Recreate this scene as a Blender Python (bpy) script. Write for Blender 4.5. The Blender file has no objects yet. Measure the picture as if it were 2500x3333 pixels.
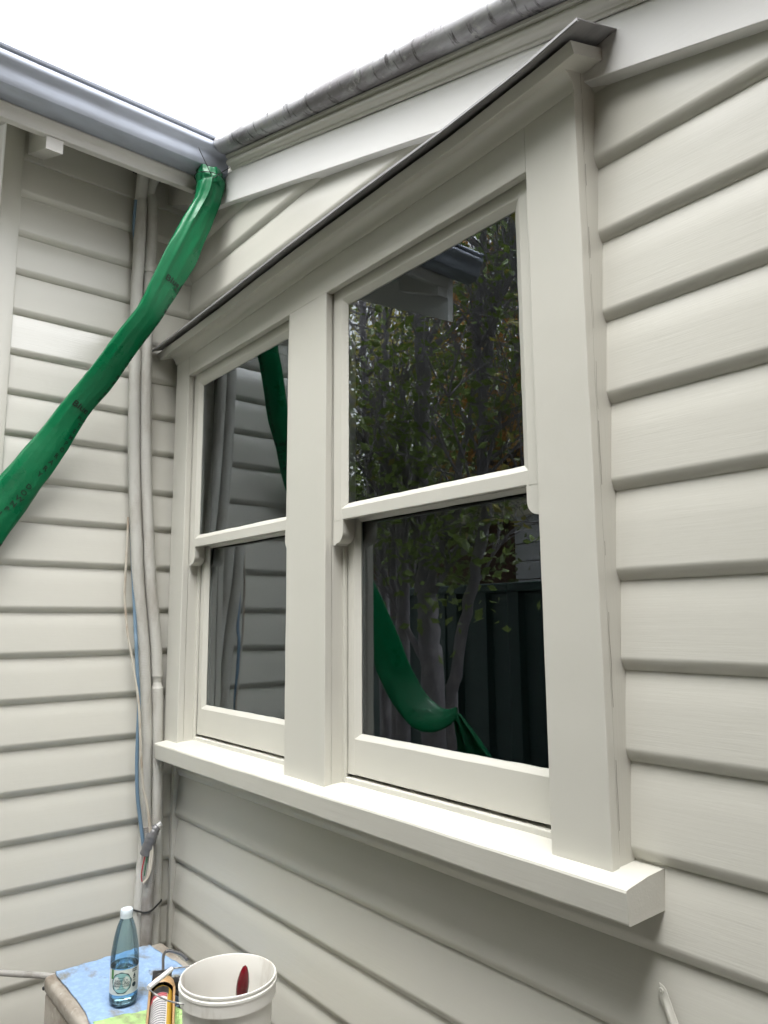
import bpy, bmesh, math, random
from mathutils import Vector, Matrix, noise

# ------------------------------------------------------------------ camera, sky, sun, exposure
sc = bpy.context.scene
COL = sc.collection
R_ = math.radians

cam_d = bpy.data.cameras.new('camera')
cam = bpy.data.objects.new('camera', cam_d)
COL.objects.link(cam)
RIGHT = Vector((0.63297354, 0.77413846, -0.00735874))
DOWN = Vector((-0.11746749, 0.08664327, -0.98928981))
FWD = Vector((-0.7652097, 0.62705869, 0.14577899))
CAM = Vector((2.47, -1.1, 1.55))
m = Matrix.Identity(4)
for i in range(3):
    m[i][0] = RIGHT[i]; m[i][1] = -DOWN[i]; m[i][2] = -FWD[i]; m[i][3] = CAM[i]
cam.matrix_world = m
cam_d.sensor_fit = 'VERTICAL'
cam_d.sensor_height = 36.0
cam_d.lens = 2391.55 / 3333 * 36.0
cam_d.clip_start = 0.02
cam_d.clip_end = 3000
sc.camera = cam

SUN_EL, SUN_AZ = R_(66), R_(138)          # azimuth clockwise from +Y
w = bpy.data.worlds.new("World")
sc.world = w
w.use_nodes = True
nt = w.node_tree
bg = nt.nodes['Background']
sky = nt.nodes.new('ShaderNodeTexSky')
sky.sky_type = 'NISHITA'
sky.sun_disc = False
sky.sun_elevation = SUN_EL
sky.sun_rotation = SUN_AZ
sky.air_density = 2.0
sky.dust_density = 5.0
sky.ozone_density = 1.0
hs = nt.nodes.new('ShaderNodeHueSaturation')
hs.inputs['Saturation'].default_value = 0.10
nt.links.new(sky.outputs[0], hs.inputs['Color'])
nt.links.new(hs.outputs[0], bg.inputs['Color'])
bg.inputs['Strength'].default_value = 0.15

sd = bpy.data.lights.new('sun', 'SUN')
sd.energy = 0.5
sd.angle = R_(55)
sd.color = (1.0, 0.985, 0.96)
so = bpy.data.objects.new('sun', sd)
COL.objects.link(so)
dirv = Vector((math.sin(SUN_AZ) * math.cos(SUN_EL), math.cos(SUN_AZ) * math.cos(SUN_EL), math.sin(SUN_EL)))
so.rotation_euler = dirv.to_track_quat('Z', 'Y').to_euler()

sc.view_settings.view_transform = 'Standard'
sc.view_settings.look = 'None'
sc.view_settings.exposure = 2.2
sc.view_settings.gamma = 1.0
sc.view_settings.use_curve_mapping = False
sc.cycles.max_bounces = 10
sc.cycles.transparent_max_bounces = 24
sc.cycles.transmission_bounces = 10
sc.cycles.caustics_reflective = False
sc.cycles.caustics_refractive = False

# ------------------------------------------------------------------ materials
def mat(name, col, rough=0.5, metal=0.0, spec=0.5, bump=None, var=None, rvar=None, coat=0.0, dents=None):
    """bump: list of (scale xyz, detail, strength, distance); var: (scale, colour2, lo, hi)"""
    M = bpy.data.materials.new(name)
    M.use_nodes = True
    t = M.node_tree
    b = t.nodes['Principled BSDF']
    b.inputs['Base Color'].default_value = (*col, 1)
    b.inputs['Roughness'].default_value = rough
    b.inputs['Metallic'].default_value = metal
    b.inputs['Specular IOR Level'].default_value = spec
    b.inputs['Coat Weight'].default_value = coat
    tc = t.nodes.new('ShaderNodeTexCoord')
    def nz(scale, detail, rg=0.55):
        mp = t.nodes.new('ShaderNodeMapping')
        mp.inputs['Scale'].default_value = scale
        t.links.new(tc.outputs['Object'], mp.inputs['Vector'])
        n = t.nodes.new('ShaderNodeTexNoise')
        n.inputs['Scale'].default_value = 1.0
        n.inputs['Detail'].default_value = detail
        n.inputs['Roughness'].default_value = rg
        t.links.new(mp.outputs[0], n.inputs['Vector'])
        return n
    prev = None
    for (s, d, st, dist) in (bump or []):
        n = nz(s, d)
        bp = t.nodes.new('ShaderNodeBump')
        bp.inputs['Strength'].default_value = st
        bp.inputs['Distance'].default_value = dist
        t.links.new(n.outputs['Fac'], bp.inputs['Height'])
        if prev: t.links.new(prev.outputs[0], bp.inputs['Normal'])
        prev = bp
    if dents:
        mp = t.nodes.new('ShaderNodeMapping'); mp.inputs['Scale'].default_value = dents
        t.links.new(tc.outputs['Object'], mp.inputs['Vector'])
        vo = t.nodes.new('ShaderNodeTexVoronoi'); vo.inputs['Scale'].default_value = 1.0
        t.links.new(mp.outputs[0], vo.inputs['Vector'])
        mr = t.nodes.new('ShaderNodeMapRange'); mr.inputs['From Min'].default_value = 0.004; mr.inputs['From Max'].default_value = 0.022
        t.links.new(vo.outputs['Distance'], mr.inputs['Value'])
        bp = t.nodes.new('ShaderNodeBump'); bp.inputs['Strength'].default_value = 0.7; bp.inputs['Distance'].default_value = 0.0022
        t.links.new(mr.outputs[0], bp.inputs['Height'])
        if prev: t.links.new(prev.outputs[0], bp.inputs['Normal'])
        prev = bp
    if prev: t.links.new(prev.outputs[0], b.inputs['Normal'])
    last = None
    for (s, c2, lo, hi) in (var or []):
        n = nz(s, 5, 0.6)
        cr = t.nodes.new('ShaderNodeMapRange')
        cr.inputs['From Min'].default_value = lo
        cr.inputs['From Max'].default_value = hi
        t.links.new(n.outputs['Fac'], cr.inputs['Value'])
        mx = t.nodes.new('ShaderNodeMix'); mx.data_type = 'RGBA'
        t.links.new(cr.outputs[0], mx.inputs[0])
        if last: t.links.new(last, mx.inputs[6])
        else: mx.inputs[6].default_value = (*col, 1)
        mx.inputs[7].default_value = (*c2, 1)
        last = mx.outputs[2]
    if last: t.links.new(last, b.inputs['Base Color'])
    if rvar:
        s, lo, hi = rvar
        n = nz(s, 4)
        cr = t.nodes.new('ShaderNodeMapRange')
        cr.inputs['From Min'].default_value = 0.3; cr.inputs['From Max'].default_value = 0.7
        cr.inputs['To Min'].default_value = lo; cr.inputs['To Max'].default_value = hi
        t.links.new(n.outputs['Fac'], cr.inputs['Value'])
        t.links.new(cr.outputs[0], b.inputs['Roughness'])
    return M

PAINT = (0.578, 0.570, 0.517)
def paint(name, axis, rough=0.36, k=1.0, col=PAINT):
    g = {'x': (5, 130, 130), 'y': (130, 5, 130), 'z': (130, 130, 5)}[axis]
    f = {'x': (14, 300, 300), 'y': (300, 14, 300), 'z': (300, 300, 14)}[axis]
    return mat(name, col, rough, bump=[(g, 3, 0.085 * k, 0.0020), (f, 2, 0.16 * k, 0.0010), ((16, 16, 16), 2, 0.10, 0.005), ((200, 200, 200), 1, 0.05, 0.001)],
               var=[((1.6, 1.6, 1.6), tuple(c * 0.96 for c in col), 0.1, 0.9)], dents={'x': (4.3, 0, 5.1), 'y': (0, 4.3, 5.1), 'z': (6.0, 0, 4.0)}[axis])
P_X = paint('white_paint_grain_along_x', 'x', k=1.0)
P_Y = paint('white_paint_grain_along_y', 'y', rough=0.33, k=0.8)
P_Z = paint('white_paint_brushed_upright', 'z', rough=0.29, k=1.1)
P_SILL = paint('white_paint_coarse_grain_sill', 'x', k=1.3)
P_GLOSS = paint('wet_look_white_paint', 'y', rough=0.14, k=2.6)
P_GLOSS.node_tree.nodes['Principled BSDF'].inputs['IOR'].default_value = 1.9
P_BRIGHT = paint('fresh_white_paint', 'x', rough=0.45, k=0.7, col=(0.78, 0.78, 0.77))
P_BRIGHT_Y = paint('fresh_white_paint_across', 'y', rough=0.45, k=1.3, col=(0.60, 0.59, 0.56))
GALV = mat('zinc_gutter_steel', (0.40, 0.435, 0.51), 0.42, 0.5, bump=[((30, 4, 30), 2, 0.12, 0.003)],
           var=[((25, 9, 25), (0.34, 0.365, 0.42), 0.45, 0.72), ((70, 70, 70), (0.05, 0.05, 0.06), 0.74, 0.78)])
CAPM = mat('lichen_stained_zinc', (0.42, 0.42, 0.44), 0.45, 0.3, bump=[((60, 60, 60), 4, 0.4, 0.003)],
           var=[((1.7, 9, 9), (0.22, 0.21, 0.22), 0.49, 0.60), ((48, 13, 13), (0.075, 0.068, 0.07), 0.56, 0.66), ((34, 34, 34), (0.44, 0.44, 0.43), 0.585, 0.66)])
FLASH = mat('weathered_hood_metal', (0.27, 0.265, 0.27), 0.5, 0.2, bump=[((9, 60, 60), 3, 0.3, 0.003)],
            var=[((12, 30, 30), (0.20, 0.20, 0.205), 0.5, 0.7), ((40, 40, 40), (0.12, 0.055, 0.025), 0.72, 0.8)])
ROOFM = mat('roof_sheet_metal', (0.28, 0.29, 0.31), 0.5, 0.3)
DARK = mat('unlit_room_black', (0.0015, 0.0015, 0.0016), 0.95, spec=0.0)
BLACK = mat('hole_shade_black', (0.008, 0.007, 0.007), 0.95)

def glass_mat():
    M = bpy.data.materials.new('window_glass')
    M.use_nodes = True
    t = M.node_tree
    t.nodes.remove(t.nodes['Principled BSDF'])
    g = t.nodes.new('ShaderNodeBsdfGlass')
    g.inputs['Roughness'].default_value = 0.0
    g.inputs['IOR'].default_value = 1.72
    g.inputs['Color'].default_value = (0.93, 0.97, 1.0, 1)
    t.links.new(g.outputs[0], t.nodes['Material Output'].inputs[0])
    return M
GLASS = glass_mat()

def thin_clear(name, tint, gloss=0.05, ior=1.45):
    M = bpy.data.materials.new(name)
    M.use_nodes = True
    t = M.node_tree
    t.nodes.remove(t.nodes['Principled BSDF'])
    a = t.nodes.new('ShaderNodeBsdfTransparent'); a.inputs[0].default_value = (*tint, 1)
    g = t.nodes.new('ShaderNodeBsdfGlossy'); g.inputs['Roughness'].default_value = gloss
    lw = t.nodes.new('ShaderNodeLayerWeight'); lw.inputs['Blend'].default_value = 0.28
    mp = t.nodes.new('ShaderNodeMapRange')
    mp.inputs['To Min'].default_value = 0.03; mp.inputs['To Max'].default_value = 0.75
    t.links.new(lw.outputs['Fresnel'], mp.inputs['Value'])
    mx = t.nodes.new('ShaderNodeMixShader')
    t.links.new(mp.outputs[0], mx.inputs[0])
    t.links.new(a.outputs[0], mx.inputs[1]); t.links.new(g.outputs[0], mx.inputs[2])
    t.links.new(mx.outputs[0], t.nodes['Material Output'].inputs[0])
    return M

# ------------------------------------------------------------------ object helpers
def tag(o, label=None, cat=None, group=None, kind=None):
    if label: o['label'] = label
    if cat: o['category'] = cat
    if group: o['group'] = group
    if kind: o['kind'] = kind
    return o

def thing(name, loc, label, cat, group=None):
    o = bpy.data.objects.new(name, None)
    o.empty_display_size = 0.05
    COL.objects.link(o)
    o.location = loc
    return tag(o, label, cat, group)

def wloc(o):
    v = Vector(o.location)
    while o.parent:
        o = o.parent
        v += Vector(o.location)
    return v

class MB:
    """collects shapes in world coordinates; build() links them as ONE mesh object"""
    def __init__(s): s.bm = bmesh.new(); s.smooth = set()
    def face(s, vs, smooth=False):
        try:
            f = s.bm.faces.new(vs); f.smooth = smooth; return f
        except ValueError:
            return None
    def box(s, x0, x1, y0, y1, z0, z1, bev=0.0015, seg=1):
        b2 = bmesh.new()
        bmesh.ops.create_cube(b2, size=1)
        for v in b2.verts:
            v.co = Vector(((x0 + x1) / 2 + v.co.x * (x1 - x0), (y0 + y1) / 2 + v.co.y * (y1 - y0), (z0 + z1) / 2 + v.co.z * (z1 - z0)))
        if bev: bmesh.ops.bevel(b2, geom=b2.edges[:], offset=bev, segments=seg, affect='EDGES', profile=0.5)
        s.merge(b2)
    def merge(s, b2, smooth=False):
        mp = {}
        for v in b2.verts: mp[v] = s.bm.verts.new(v.co)
        for f in b2.faces: s.face([mp[v] for v in f.verts], smooth or f.smooth)
        b2.free()
    def grid(s, rows, close_u=False, close_v=False, smooth=True):
        V = [[s.bm.verts.new(p) for p in r] for r in rows]
        n, k = len(V), len(V[0])
        for i in range(n if close_u else n - 1):
            for j in range(k if close_v else k - 1):
                s.face([V[i][j], V[i][(j + 1) % k], V[(i + 1) % n][(j + 1) % k], V[(i + 1) % n][j]], smooth)
        return V
    def prism(s, poly, fn, ts, smooth=False, caps=True):
        """poly: list of 2D points; fn(a, b, t) -> world point; swept over ts"""
        V = s.grid([[fn(a, b, t) for (a, b) in poly] for t in ts], close_v=True, smooth=smooth)
        if caps:
            s.face(V[0][::-1]); s.face(V[-1])
        return V
    def tube(s, path, r, seg=10, caps=True, flat=None, smooth=True):
        P = [Vector(p) for p in path]
        n = len(P)
        rad = r if callable(r) else (lambda i, q=r: q)
        T = [(P[min(i + 1, n - 1)] - P[max(i - 1, 0)]).normalized() for i in range(n)]
        up = Vector((0, 0, 1)) if abs(T[0].z) < 0.9 else Vector((1, 0, 0))
        N = (up - T[0] * up.dot(T[0])).normalized()
        rows = []
        for i in range(n):
            N = (N - T[i] * N.dot(T[i]))
            N = N.normalized() if N.length > 1e-6 else T[i].orthogonal().normalized()
            B = T[i].cross(N)
            q = rad(i)
            k = flat or 1.0
            rows.append([P[i] + (N * math.cos(2 * math.pi * j / seg) * k + B * math.sin(2 * math.pi * j / seg)) * q for j in range(seg)])
        V = s.grid(rows, close_v=True, smooth=smooth)
        if caps: s.face(V[0][::-1]); s.face(V[-1])
    def lathe(s, c, prof, seg=40, axis=None, smooth=True, caps=False):
        c = Vector(c)
        ax = (axis or Vector((0, 0, 1))).normalized()
        a = ax.orthogonal().normalized() if axis else Vector((1, 0, 0))
        b = ax.cross(a)
        rows = [[c + ax * z + (a * math.cos(2 * math.pi * j / seg) + b * math.sin(2 * math.pi * j / seg)) * r for j in range(seg)] for (r, z) in prof]
        V = s.grid(rows, close_v=True, smooth=smooth)
        if caps: s.face(V[0][::-1]); s.face(V[-1])
    def build(s, name, material, parent=None, label=None, sharp=40):
        bm = s.bm
        bmesh.ops.recalc_face_normals(bm, faces=bm.faces[:])
        if parent is not None:
            off = wloc(parent)
            for v in bm.verts: v.co -= off
        me = bpy.data.meshes.new(name)
        bm.to_mesh(me); bm.free()
        if sharp is not None:
            me.set_sharp_from_angle(angle=R_(sharp))
        for mm in (material if isinstance(material, (list, tuple)) else [material]): me.materials.append(mm)
        o = bpy.data.objects.new(name, me)
        COL.objects.link(o)
        if parent is not None: o.parent = parent
        if label: o['label'] = label
        return o

def mesh_obj(name, verts, faces, material, parent=None):
    if parent is not None:
        off = wloc(parent)
        verts = [(v[0] - off.x, v[1] - off.y, v[2] - off.z) for v in verts]
    me = bpy.data.meshes.new(name)
    me.from_pydata(verts, [], faces)
    me.materials.append(material)
    o = bpy.data.objects.new(name, me)
    COL.objects.link(o)
    if parent is not None: o.parent = parent
    return o

def catmull(P, n=8):
    P = [Vector(p) for p in P]
    out = []
    for i in range(len(P) - 1):
        a, b, c, d = P[max(i - 1, 0)], P[i], P[i + 1], P[min(i + 2, len(P) - 1)]
        for k in range(n):
            t = k / n
            out.append(0.5 * ((2 * b) + (c - a) * t + (2 * a - 5 * b + 4 * c - d) * t * t + (3 * b - 3 * c + d - a) * t ** 3))
    out.append(P[-1])
    return out

_font_cache = {}
def text_tris(s):
    """a line of lettering as 2D verts and faces; cap height about 0.7, starts at x = 0"""
    if s in _font_cache: return _font_cache[s]
    cu = bpy.data.curves.new('lettering', 'FONT')
    cu.body = s
    cu.size = 1.0
    cu.resolution_u = 4
    cu.offset = 0.016
    ob = bpy.data.objects.new('lettering', cu)
    COL.objects.link(ob)
    dg = bpy.context.evaluated_depsgraph_get()
    dg.update()
    me = ob.evaluated_get(dg).to_mesh()
    V = [(v.co.x, v.co.y) for v in me.vertices]
    F = [tuple(p.vertices) for p in me.polygons]
    ob.evaluated_get(dg).to_mesh_clear()
    bpy.data.objects.remove(ob)
    bpy.data.curves.remove(cu)
    _font_cache[s] = (V, F)
    return V, F
def fbm(x, y, z, o=3):
    return noise.fractal(Vector((x, y, z)), 1.0, 2.0, o)

# ------------------------------------------------------------------ ground and weatherboard walls
g = MB()
g.grid([[(x, y, 0) for x in (-900, -60, -8, 8, 60, 900)] for y in (-900, -60, -8, 8, 60, 900)], smooth=False)
GRND = mat('concrete_ground', (0.38, 0.37, 0.345), 0.9, bump=[((40, 40, 40), 4, 0.3, 0.01)], var=[((1.5, 1.5, 1.5), (0.30, 0.29, 0.27), 0.4, 0.7)])
tag(g.build('ground', GRND), kind='structure')

def board_profile(zl, zn):
    """(outward, height) across one weatherboard: rounded lip at zl, thin top at zn"""
    arc = []
    for q in range(1, 8):
        t = q / 7
        arc.append((0.0025 + 0.0130 * (0.45 * t + 0.55 * math.sin(math.pi / 2 * t)), zl + 0.0200 * (0.45 * t + 0.55 * (1 - math.cos(math.pi / 2 * t)))))
    return [(-0.012, zl + 0.001), (0.0012, zl), (0.0025, zl + 0.0002)] + arc + [(0.0153, zl + 0.0235), ((0.0153 + 0.0030) / 2, (zl + 0.034 + zn) / 2), (0.0030, zn + 0.002), (0.001, zn + 0.006), (-0.012, zn + 0.006)]

def boards(mb, lips, a0, a1, put, step=0.12, seed=0):
    """put(along, outward, z) -> world; lips ascending heights"""
    for i in range(len(lips) - 1):
        lo = a0(lips[i], lips[i + 1]) if callable(a0) else a0
        hi = a1(lips[i], lips[i + 1]) if callable(a1) else a1
        if hi - lo < 0.003: continue
        n = max(2, int((hi - lo) / step))
        prof = board_profile(lips[i], lips[i + 1])
        ts = [lo + (hi - lo) * k / n for k in range(n + 1)]
        def fn(o, z, t):
            d = 0.0011 * fbm(t * 2.3, i * 7.3 + seed, z * 3, 2)
            e = 0.0012 * fbm(t * 1.7, i * 3.1 + seed + 50, 0, 2)
            return put(t, o + d, z + (e if o > 0.0015 else 0))
        mb.prism(prof, fn, ts, smooth=True)

LIPS = [0.08, 0.22, 0.36, 0.50, 0.628, 0.765, 0.902, 1.039]
LIPS_W = LIPS + [1.171, 1.320, 1.465, 1.613, 1.766, 1.921, 2.071, 2.221, 2.366, 2.518, 2.66, 2.80, 2.93, 3.06, 3.19]
LIPS_L = LIPS + [1.172, 1.306, 1.443, 1.581, 1.7245, 1.8595, 1.9865, 2.128, 2.259, 2.390, 2.523, 2.659, 2.791, 2.928, 3.06]
zbar = lambda x: 2.525 - 0.305 * (x - 1.771)       # lower edge of the sloping verge board

wall_w = thing('weatherboard_wall', (0.9, 0, 0), 'white weatherboard wall holding the double window, running on past its right side', 'wall')
mb = MB()
WX0, WX1 = 0.05, 1.7605
def right_end(zl, zn):
    return min(3.6, 1.771 - (zl - 2.525 - 0.10) / 0.305)
boards(mb, LIPS_W, lambda zl, zn: WX1 if 1.10 < zl < 2.45 else 0.0, right_end, lambda t, o, z: (t, -o, z), seed=1)
geom = mb.bm.verts[:] + mb.bm.edges[:] + mb.bm.faces[:]
bmesh.ops.bisect_plane(mb.bm, geom=geom, plane_co=Vector((1.771, 0, 2.525 + 0.15)), plane_no=Vector((0.305, 0, 1)), clear_outer=True)
mb.build('cladding', P_X, wall_w)
mb = MB()                                            # stop bead down the inside corner
mb.box(0.012, 0.034, -0.024, 0.004, 0.02, 2.50, 0.003, 2)
mb.build('corner_bead', P_Z, wall_w)
mb = MB()                                            # unlit room behind the glass, its shade put into a near-black colour
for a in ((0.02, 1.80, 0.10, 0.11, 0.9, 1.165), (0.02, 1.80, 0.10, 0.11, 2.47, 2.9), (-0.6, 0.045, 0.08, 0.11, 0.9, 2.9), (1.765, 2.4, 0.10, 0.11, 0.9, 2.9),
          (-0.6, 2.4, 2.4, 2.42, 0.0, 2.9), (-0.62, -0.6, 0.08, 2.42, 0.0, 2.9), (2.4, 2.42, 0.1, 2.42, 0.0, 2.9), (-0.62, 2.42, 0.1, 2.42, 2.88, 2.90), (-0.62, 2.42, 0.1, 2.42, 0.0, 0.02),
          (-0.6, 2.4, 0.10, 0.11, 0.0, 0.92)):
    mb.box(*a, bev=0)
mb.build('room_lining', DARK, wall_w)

wall_l = thing('weatherboard_wall', (0, -0.3, 0), 'white weatherboard return wall behind the green downpipe and white conduits', 'wall')
mb = MB()
boards(mb, LIPS_L, -0.606, 0.0, lambda t, o, z: (o, t, z), seed=9)
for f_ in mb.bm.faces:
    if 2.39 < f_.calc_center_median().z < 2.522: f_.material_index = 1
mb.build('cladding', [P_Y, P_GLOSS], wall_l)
mb = MB()
boards(mb, LIPS_L, -3.0, -0.03, lambda t, o, z: (t, -0.640 - o, z), seed=19, step=0.4)
mb.build('end_cladding', P_X, wall_l)
mb = MB()
mb.box(-0.03, 0.022, -0.662, -0.605, 0.0, 3.172, 0.003, 2)
mb.build('corner_board', P_Z, wall_l)
mb = MB()
mb.box(-0.01, 0.0135, -0.605, 0.0, 3.058, 3.20, 0.002)
mb.build('frieze_board', P_Y, wall_l)
mb = MB()
mb.prism([(-0.032, 3.05), (-0.032, 3.19), (-2.6, 4.37), (-2.6, 3.05)], lambda a, b, t: (a, t, b), [-0.652, -0.62])
mb.build('gable_infill', P_X, wall_l)

# ------------------------------------------------------------------ double hung window
win = thing('double_window', (0.9, 0, 1.10), 'white timber double window with two pairs of sliding sashes and a hood above', 'window')
PF, PB = -0.070, -0.049
def span(a, b, n): return [a + (b - a) * k / n for k in range(n + 1)]
def wav_box(mb, x0, x1, y0, y1, z0, z1, axis, amp=0.0007, bev=0.0022, n=26, seed=0):
    """a planed board with slightly wandering, softened edges"""
    dims = {'z': (x0, x1, y0, y1, z0, z1), 'x': (y0, y1, z0, z1, x0, x1)}[axis]
    a0, a1, b0, b1, t0, t1 = dims
    c = bev
    poly = [(a0 + c, b0), (a1 - c, b0), (a1 - c * 0.3, b0 + c * 0.3), (a1, b0 + c), (a1, b1 - c), (a1 - c * 0.3, b1 - c * 0.3), (a1 - c, b1), (a0 + c, b1), (a0 + c * 0.3, b1 - c * 0.3), (a0, b1 - c), (a0, b0 + c), (a0 + c * 0.3, b0 + c * 0.3)]
    def fn(a, b, t):
        da = amp * fbm(t * 9 + seed, a * 20, b * 20 + seed, 3)
        db = amp * fbm(t * 9 + seed + 31, a * 20, b * 20, 3)
        return (a + da, b + db, t) if axis == 'z' else (t, a + da, b + db)
    mb.prism(poly, fn, [t0 + (t1 - t0) * k / n for k in range(n + 1)], smooth=True)

mb = MB()                                            # sill: slopes a little to the front
def sillpt(a, b, t):
    d = 0.0010 * fbm(t * 6, a * 9, b * 9, 3)
    e = 0.0013 * fbm(t * 5 + 7, a * 9, b * 9 + 3, 3)
    return (t, a + d, b + e)
spoly = [(-0.1062, 1.109), (-0.1072, 1.1115), (-0.1103, 1.1545), (-0.1088, 1.1580), (-0.1060, 1.1590), (-0.052, 1.1660), (0.02, 1.1690), (0.02, 1.108), (-0.1048, 1.108)]
mb.prism(spoly, sillpt, [0.07 + (1.811 - 0.07) * k / 60 for k in range(61)], smooth=True)
mb.build('window_sill', P_SILL, win, sharp=14)
mb = MB()
for (a, b) in ((0.155, 0.801), (0.985, 1.643)):
    wav_box(mb, a, b, -0.013, 0.05, 1.163, 1.1795, 'x')
mb.build('inner_sill', P_X, win, sharp=14)

def casing(x0, x1, z0, z1, seed):
    mb = MB(); wav_box(mb, x0, x1, PF, PB, z0, z1, 'z', seed=seed, n=60)
    mb.build('casing', P_Z, win, sharp=14)
    mb = MB(); wav_box(mb, x0 + 0.0016, x1 - 0.0016, PB + 0.0006, 0.030, z0 + 0.001, z1, 'z', amp=0.0009, seed=seed + 5, n=60)
    mb.build('jamb_lining', P_Z, win, sharp=14)
casing(0.050, 0.153, 1.1605, 2.486, 1)
casing(1.6455, 1.762, 1.1605, 2.545, 2)
rc = random.Random(5)
mb = MB(); z = 1.22
while z < 2.50:
    ln = rc.uniform(.02, .16); n = max(2, int(ln / .01)); wdt = rc.uniform(.0003, .0008)
    mb.grid([[(1.7626, PB + 0.0022 + 0.0026 * fbm(q_ * 22, 1, 2, 3) + e * wdt, q_) for e in (-1, 1)] for q_ in span(z, z + ln, n)], smooth=False)
    z += ln + rc.uniform(.01, .10)
mb.build('paint_crack', mat('grimy_crack', (0.22, 0.20, 0.17), 0.9), win)
mb = MB(); wav_box(mb, 0.803, 0.983, PF, PB, 1.1605, 2.3925, 'z', seed=3, n=60)
mb.build('mullion', P_Z, win, sharp=14)
mb = MB(); wav_box(mb, 0.8046, 0.9814, PB + 0.0006, 0.030, 1.1615, 2.3985, 'z', amp=0.0009, seed=8, n=60)
mb.build('jamb_lining', P_Z, win, sharp=14)
mb = MB(); wav_box(mb, 0.1535, 1.645, PF + 0.0012, PB, 2.393, 2.50, 'x', seed=6, n=60)
mb.build('head_casing', P_X, win, sharp=14)
mb = MB(); wav_box(mb, 0.1535, 1.645, PB + 0.0006, 0.030, 2.3990, 2.50, 'x', seed=7, n=60)
mb.build('head_lining', P_X, win, sharp=14)
mb = MB()
for x0, x1 in ((0.1515, 0.162), (0.794, 0.8045), (0.9815, 0.992), (1.6365, 1.647)):
    wav_box(mb, x0, x1, -0.016, -0.0075, 1.168, 2.40, 'z', amp=0.0004, bev=0.0012)
mb.build('parting_bead', P_Z, win, sharp=14)

def sash(x0, x1, y, z0, z1, stile, top, bottom, horns, seed):
    """outer face at y; bevelled sticking runs in to the glass"""
    th = 0.030
    mb = MB()
    ix0, ix1, iz0, iz1 = x0 + stile, x1 - stile, z0 + bottom, z1 - top
    wav_box(mb, x0, ix0, y, y + th, z0, z1, 'z', amp=0.0005, seed=seed)
    wav_box(mb, ix1, x1, y, y + th, z0, z1, 'z', amp=0.0005, seed=seed + 1)
    wav_box(mb, ix0 - 0.001, ix1 + 0.001, y + 0.0006, y + th, iz1, z1, 'x', amp=0.0005, seed=seed + 2)
    wav_box(mb, ix0 - 0.001, ix1 + 0.001, y + 0.0006, y + (0.017 if horns else th), z0, iz0, 'x', amp=0.0006, seed=seed + 3)
    gx, gz, gy = 0.015, 0.011, y + 0.010           # putty slope to the pane
    out = [(ix0 - .001, y + .0010, iz0 - .001), (ix1 + .001, y + .0010, iz0 - .001), (ix1 + .001, y + .0010, iz1 + .001), (ix0 - .001, y + .0010, iz1 + .001)]
    inn = [(ix0 + gx, gy, iz0 + gz), (ix1 - gx, gy, iz0 + gz), (ix1 - gx, gy, iz1 - gx), (ix0 + gx, gy, iz1 - gx)]
    for k in range(4):
        a, b, c, d = Vector(out[k]), Vector(out[(k + 1) % 4]), Vector(inn[(k + 1) % 4]), Vector(inn[k])
        n = 20
        rows = []
        for q in range(n + 1):
            t = q / n
            o_, i_ = a.lerp(b, t), d.lerp(c, t)
            wob = 0.0013 * fbm(t * 11, k * 5 + seed, 0, 3)
            if k in (0, 2): i_ = i_ + Vector((0, 0, wob))
            else: i_ = i_ + Vector((wob, 0, 0))
            mid = o_.lerp(i_, 0.22) + Vector((0, -0.0004, 0))
            rows.append([o_, mid, i_, i_ + Vector((0, 0.006, 0))])
        mb.grid(rows, smooth=True)
    s = mb.build('window_sash', P_Z, win, sharp=14)
    p = MB()
    p.box(ix0 + gx - 0.006, ix1 - gx + 0.006, gy + 0.0010, gy + 0.0045, iz0 + gz - 0.006, iz1 - gx + 0.006, bev=0)
    p.build('glass_pane', GLASS, s, sharp=None)
    if horns:
        for sx in (1, -1):
            h = MB()
            xa = x0 if sx > 0 else x1
            W, H = stile + 0.004, 0.060
            pr = [(0, 0.002), (W, 0.002), (W, -0.030)]
            for q in range(1, 9):
                an = q / 8 * math.pi / 2
                pr.append((W - 0.026 * (1 - math.cos(an)), -0.030 - 0.026 * math.sin(an)))
            pr += [(W - 0.030, -H), (0, -H)]
            h.prism([(xa + sx * a, z0 + b) for a, b in pr], lambda a, b, t: (a, t, b), [y + 0.0004, y + 0.002, y + 0.017, y + 0.036])
            h.build('sash_horn', P_Z, s, sharp=30)
    return s
for (a, b) in ((0.1550, 0.8010), (0.9850, 1.6430)):
    sash(a + 0.0020, b - 0.0020, -0.0480, 1.7945, 2.3965, 0.0350, 0.0320, 0.0295, True, a * 10)
    sash(a + 0.0035, b - 0.0035, -0.0060, 1.1870, 1.8380, 0.0300, 0.0300, 0.0840, False, a * 10 + 40)

# hood over the window, sagging a little to the left
HB = [(0.0, 2.500), (0.25, 2.504), (0.5, 2.508), (0.74, 2.515), (0.94, 2.520), (1.3, 2.5215), (1.5, 2.522), (1.63, 2.527), (1.73, 2.531), (1.832, 2.542), (2.0, 2.55)]
def hb(x):
    for (a, za), (b, zb_) in zip(HB, HB[1:]):
        if x <= b: return za + (zb_ - za) * max(0, (x - a) / (b - a))
    return HB[-1][1]
mb = MB()
plank = [(-0.1285, -0.003), (-0.1195, -0.022), (-0.1185, -0.0225), (-0.004, 0.020), (-0.004, 0.044), (-0.1270, -0.0020)]
mb.prism(plank, lambda a, b, t: (t, a + 0.0011 * fbm(t * 5, a * 30, b * 30, 3), hb(t) + b + 0.0012 * fbm(t * 4 + 3, a * 20, b * 20, 3)), span(0.002, 1.800, 60), smooth=True)
mb.build('hood_board', P_X, win, sharp=16)
mb = MB()
mould = [(-0.0685, -0.042), (-0.0715, -0.043)]
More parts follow.
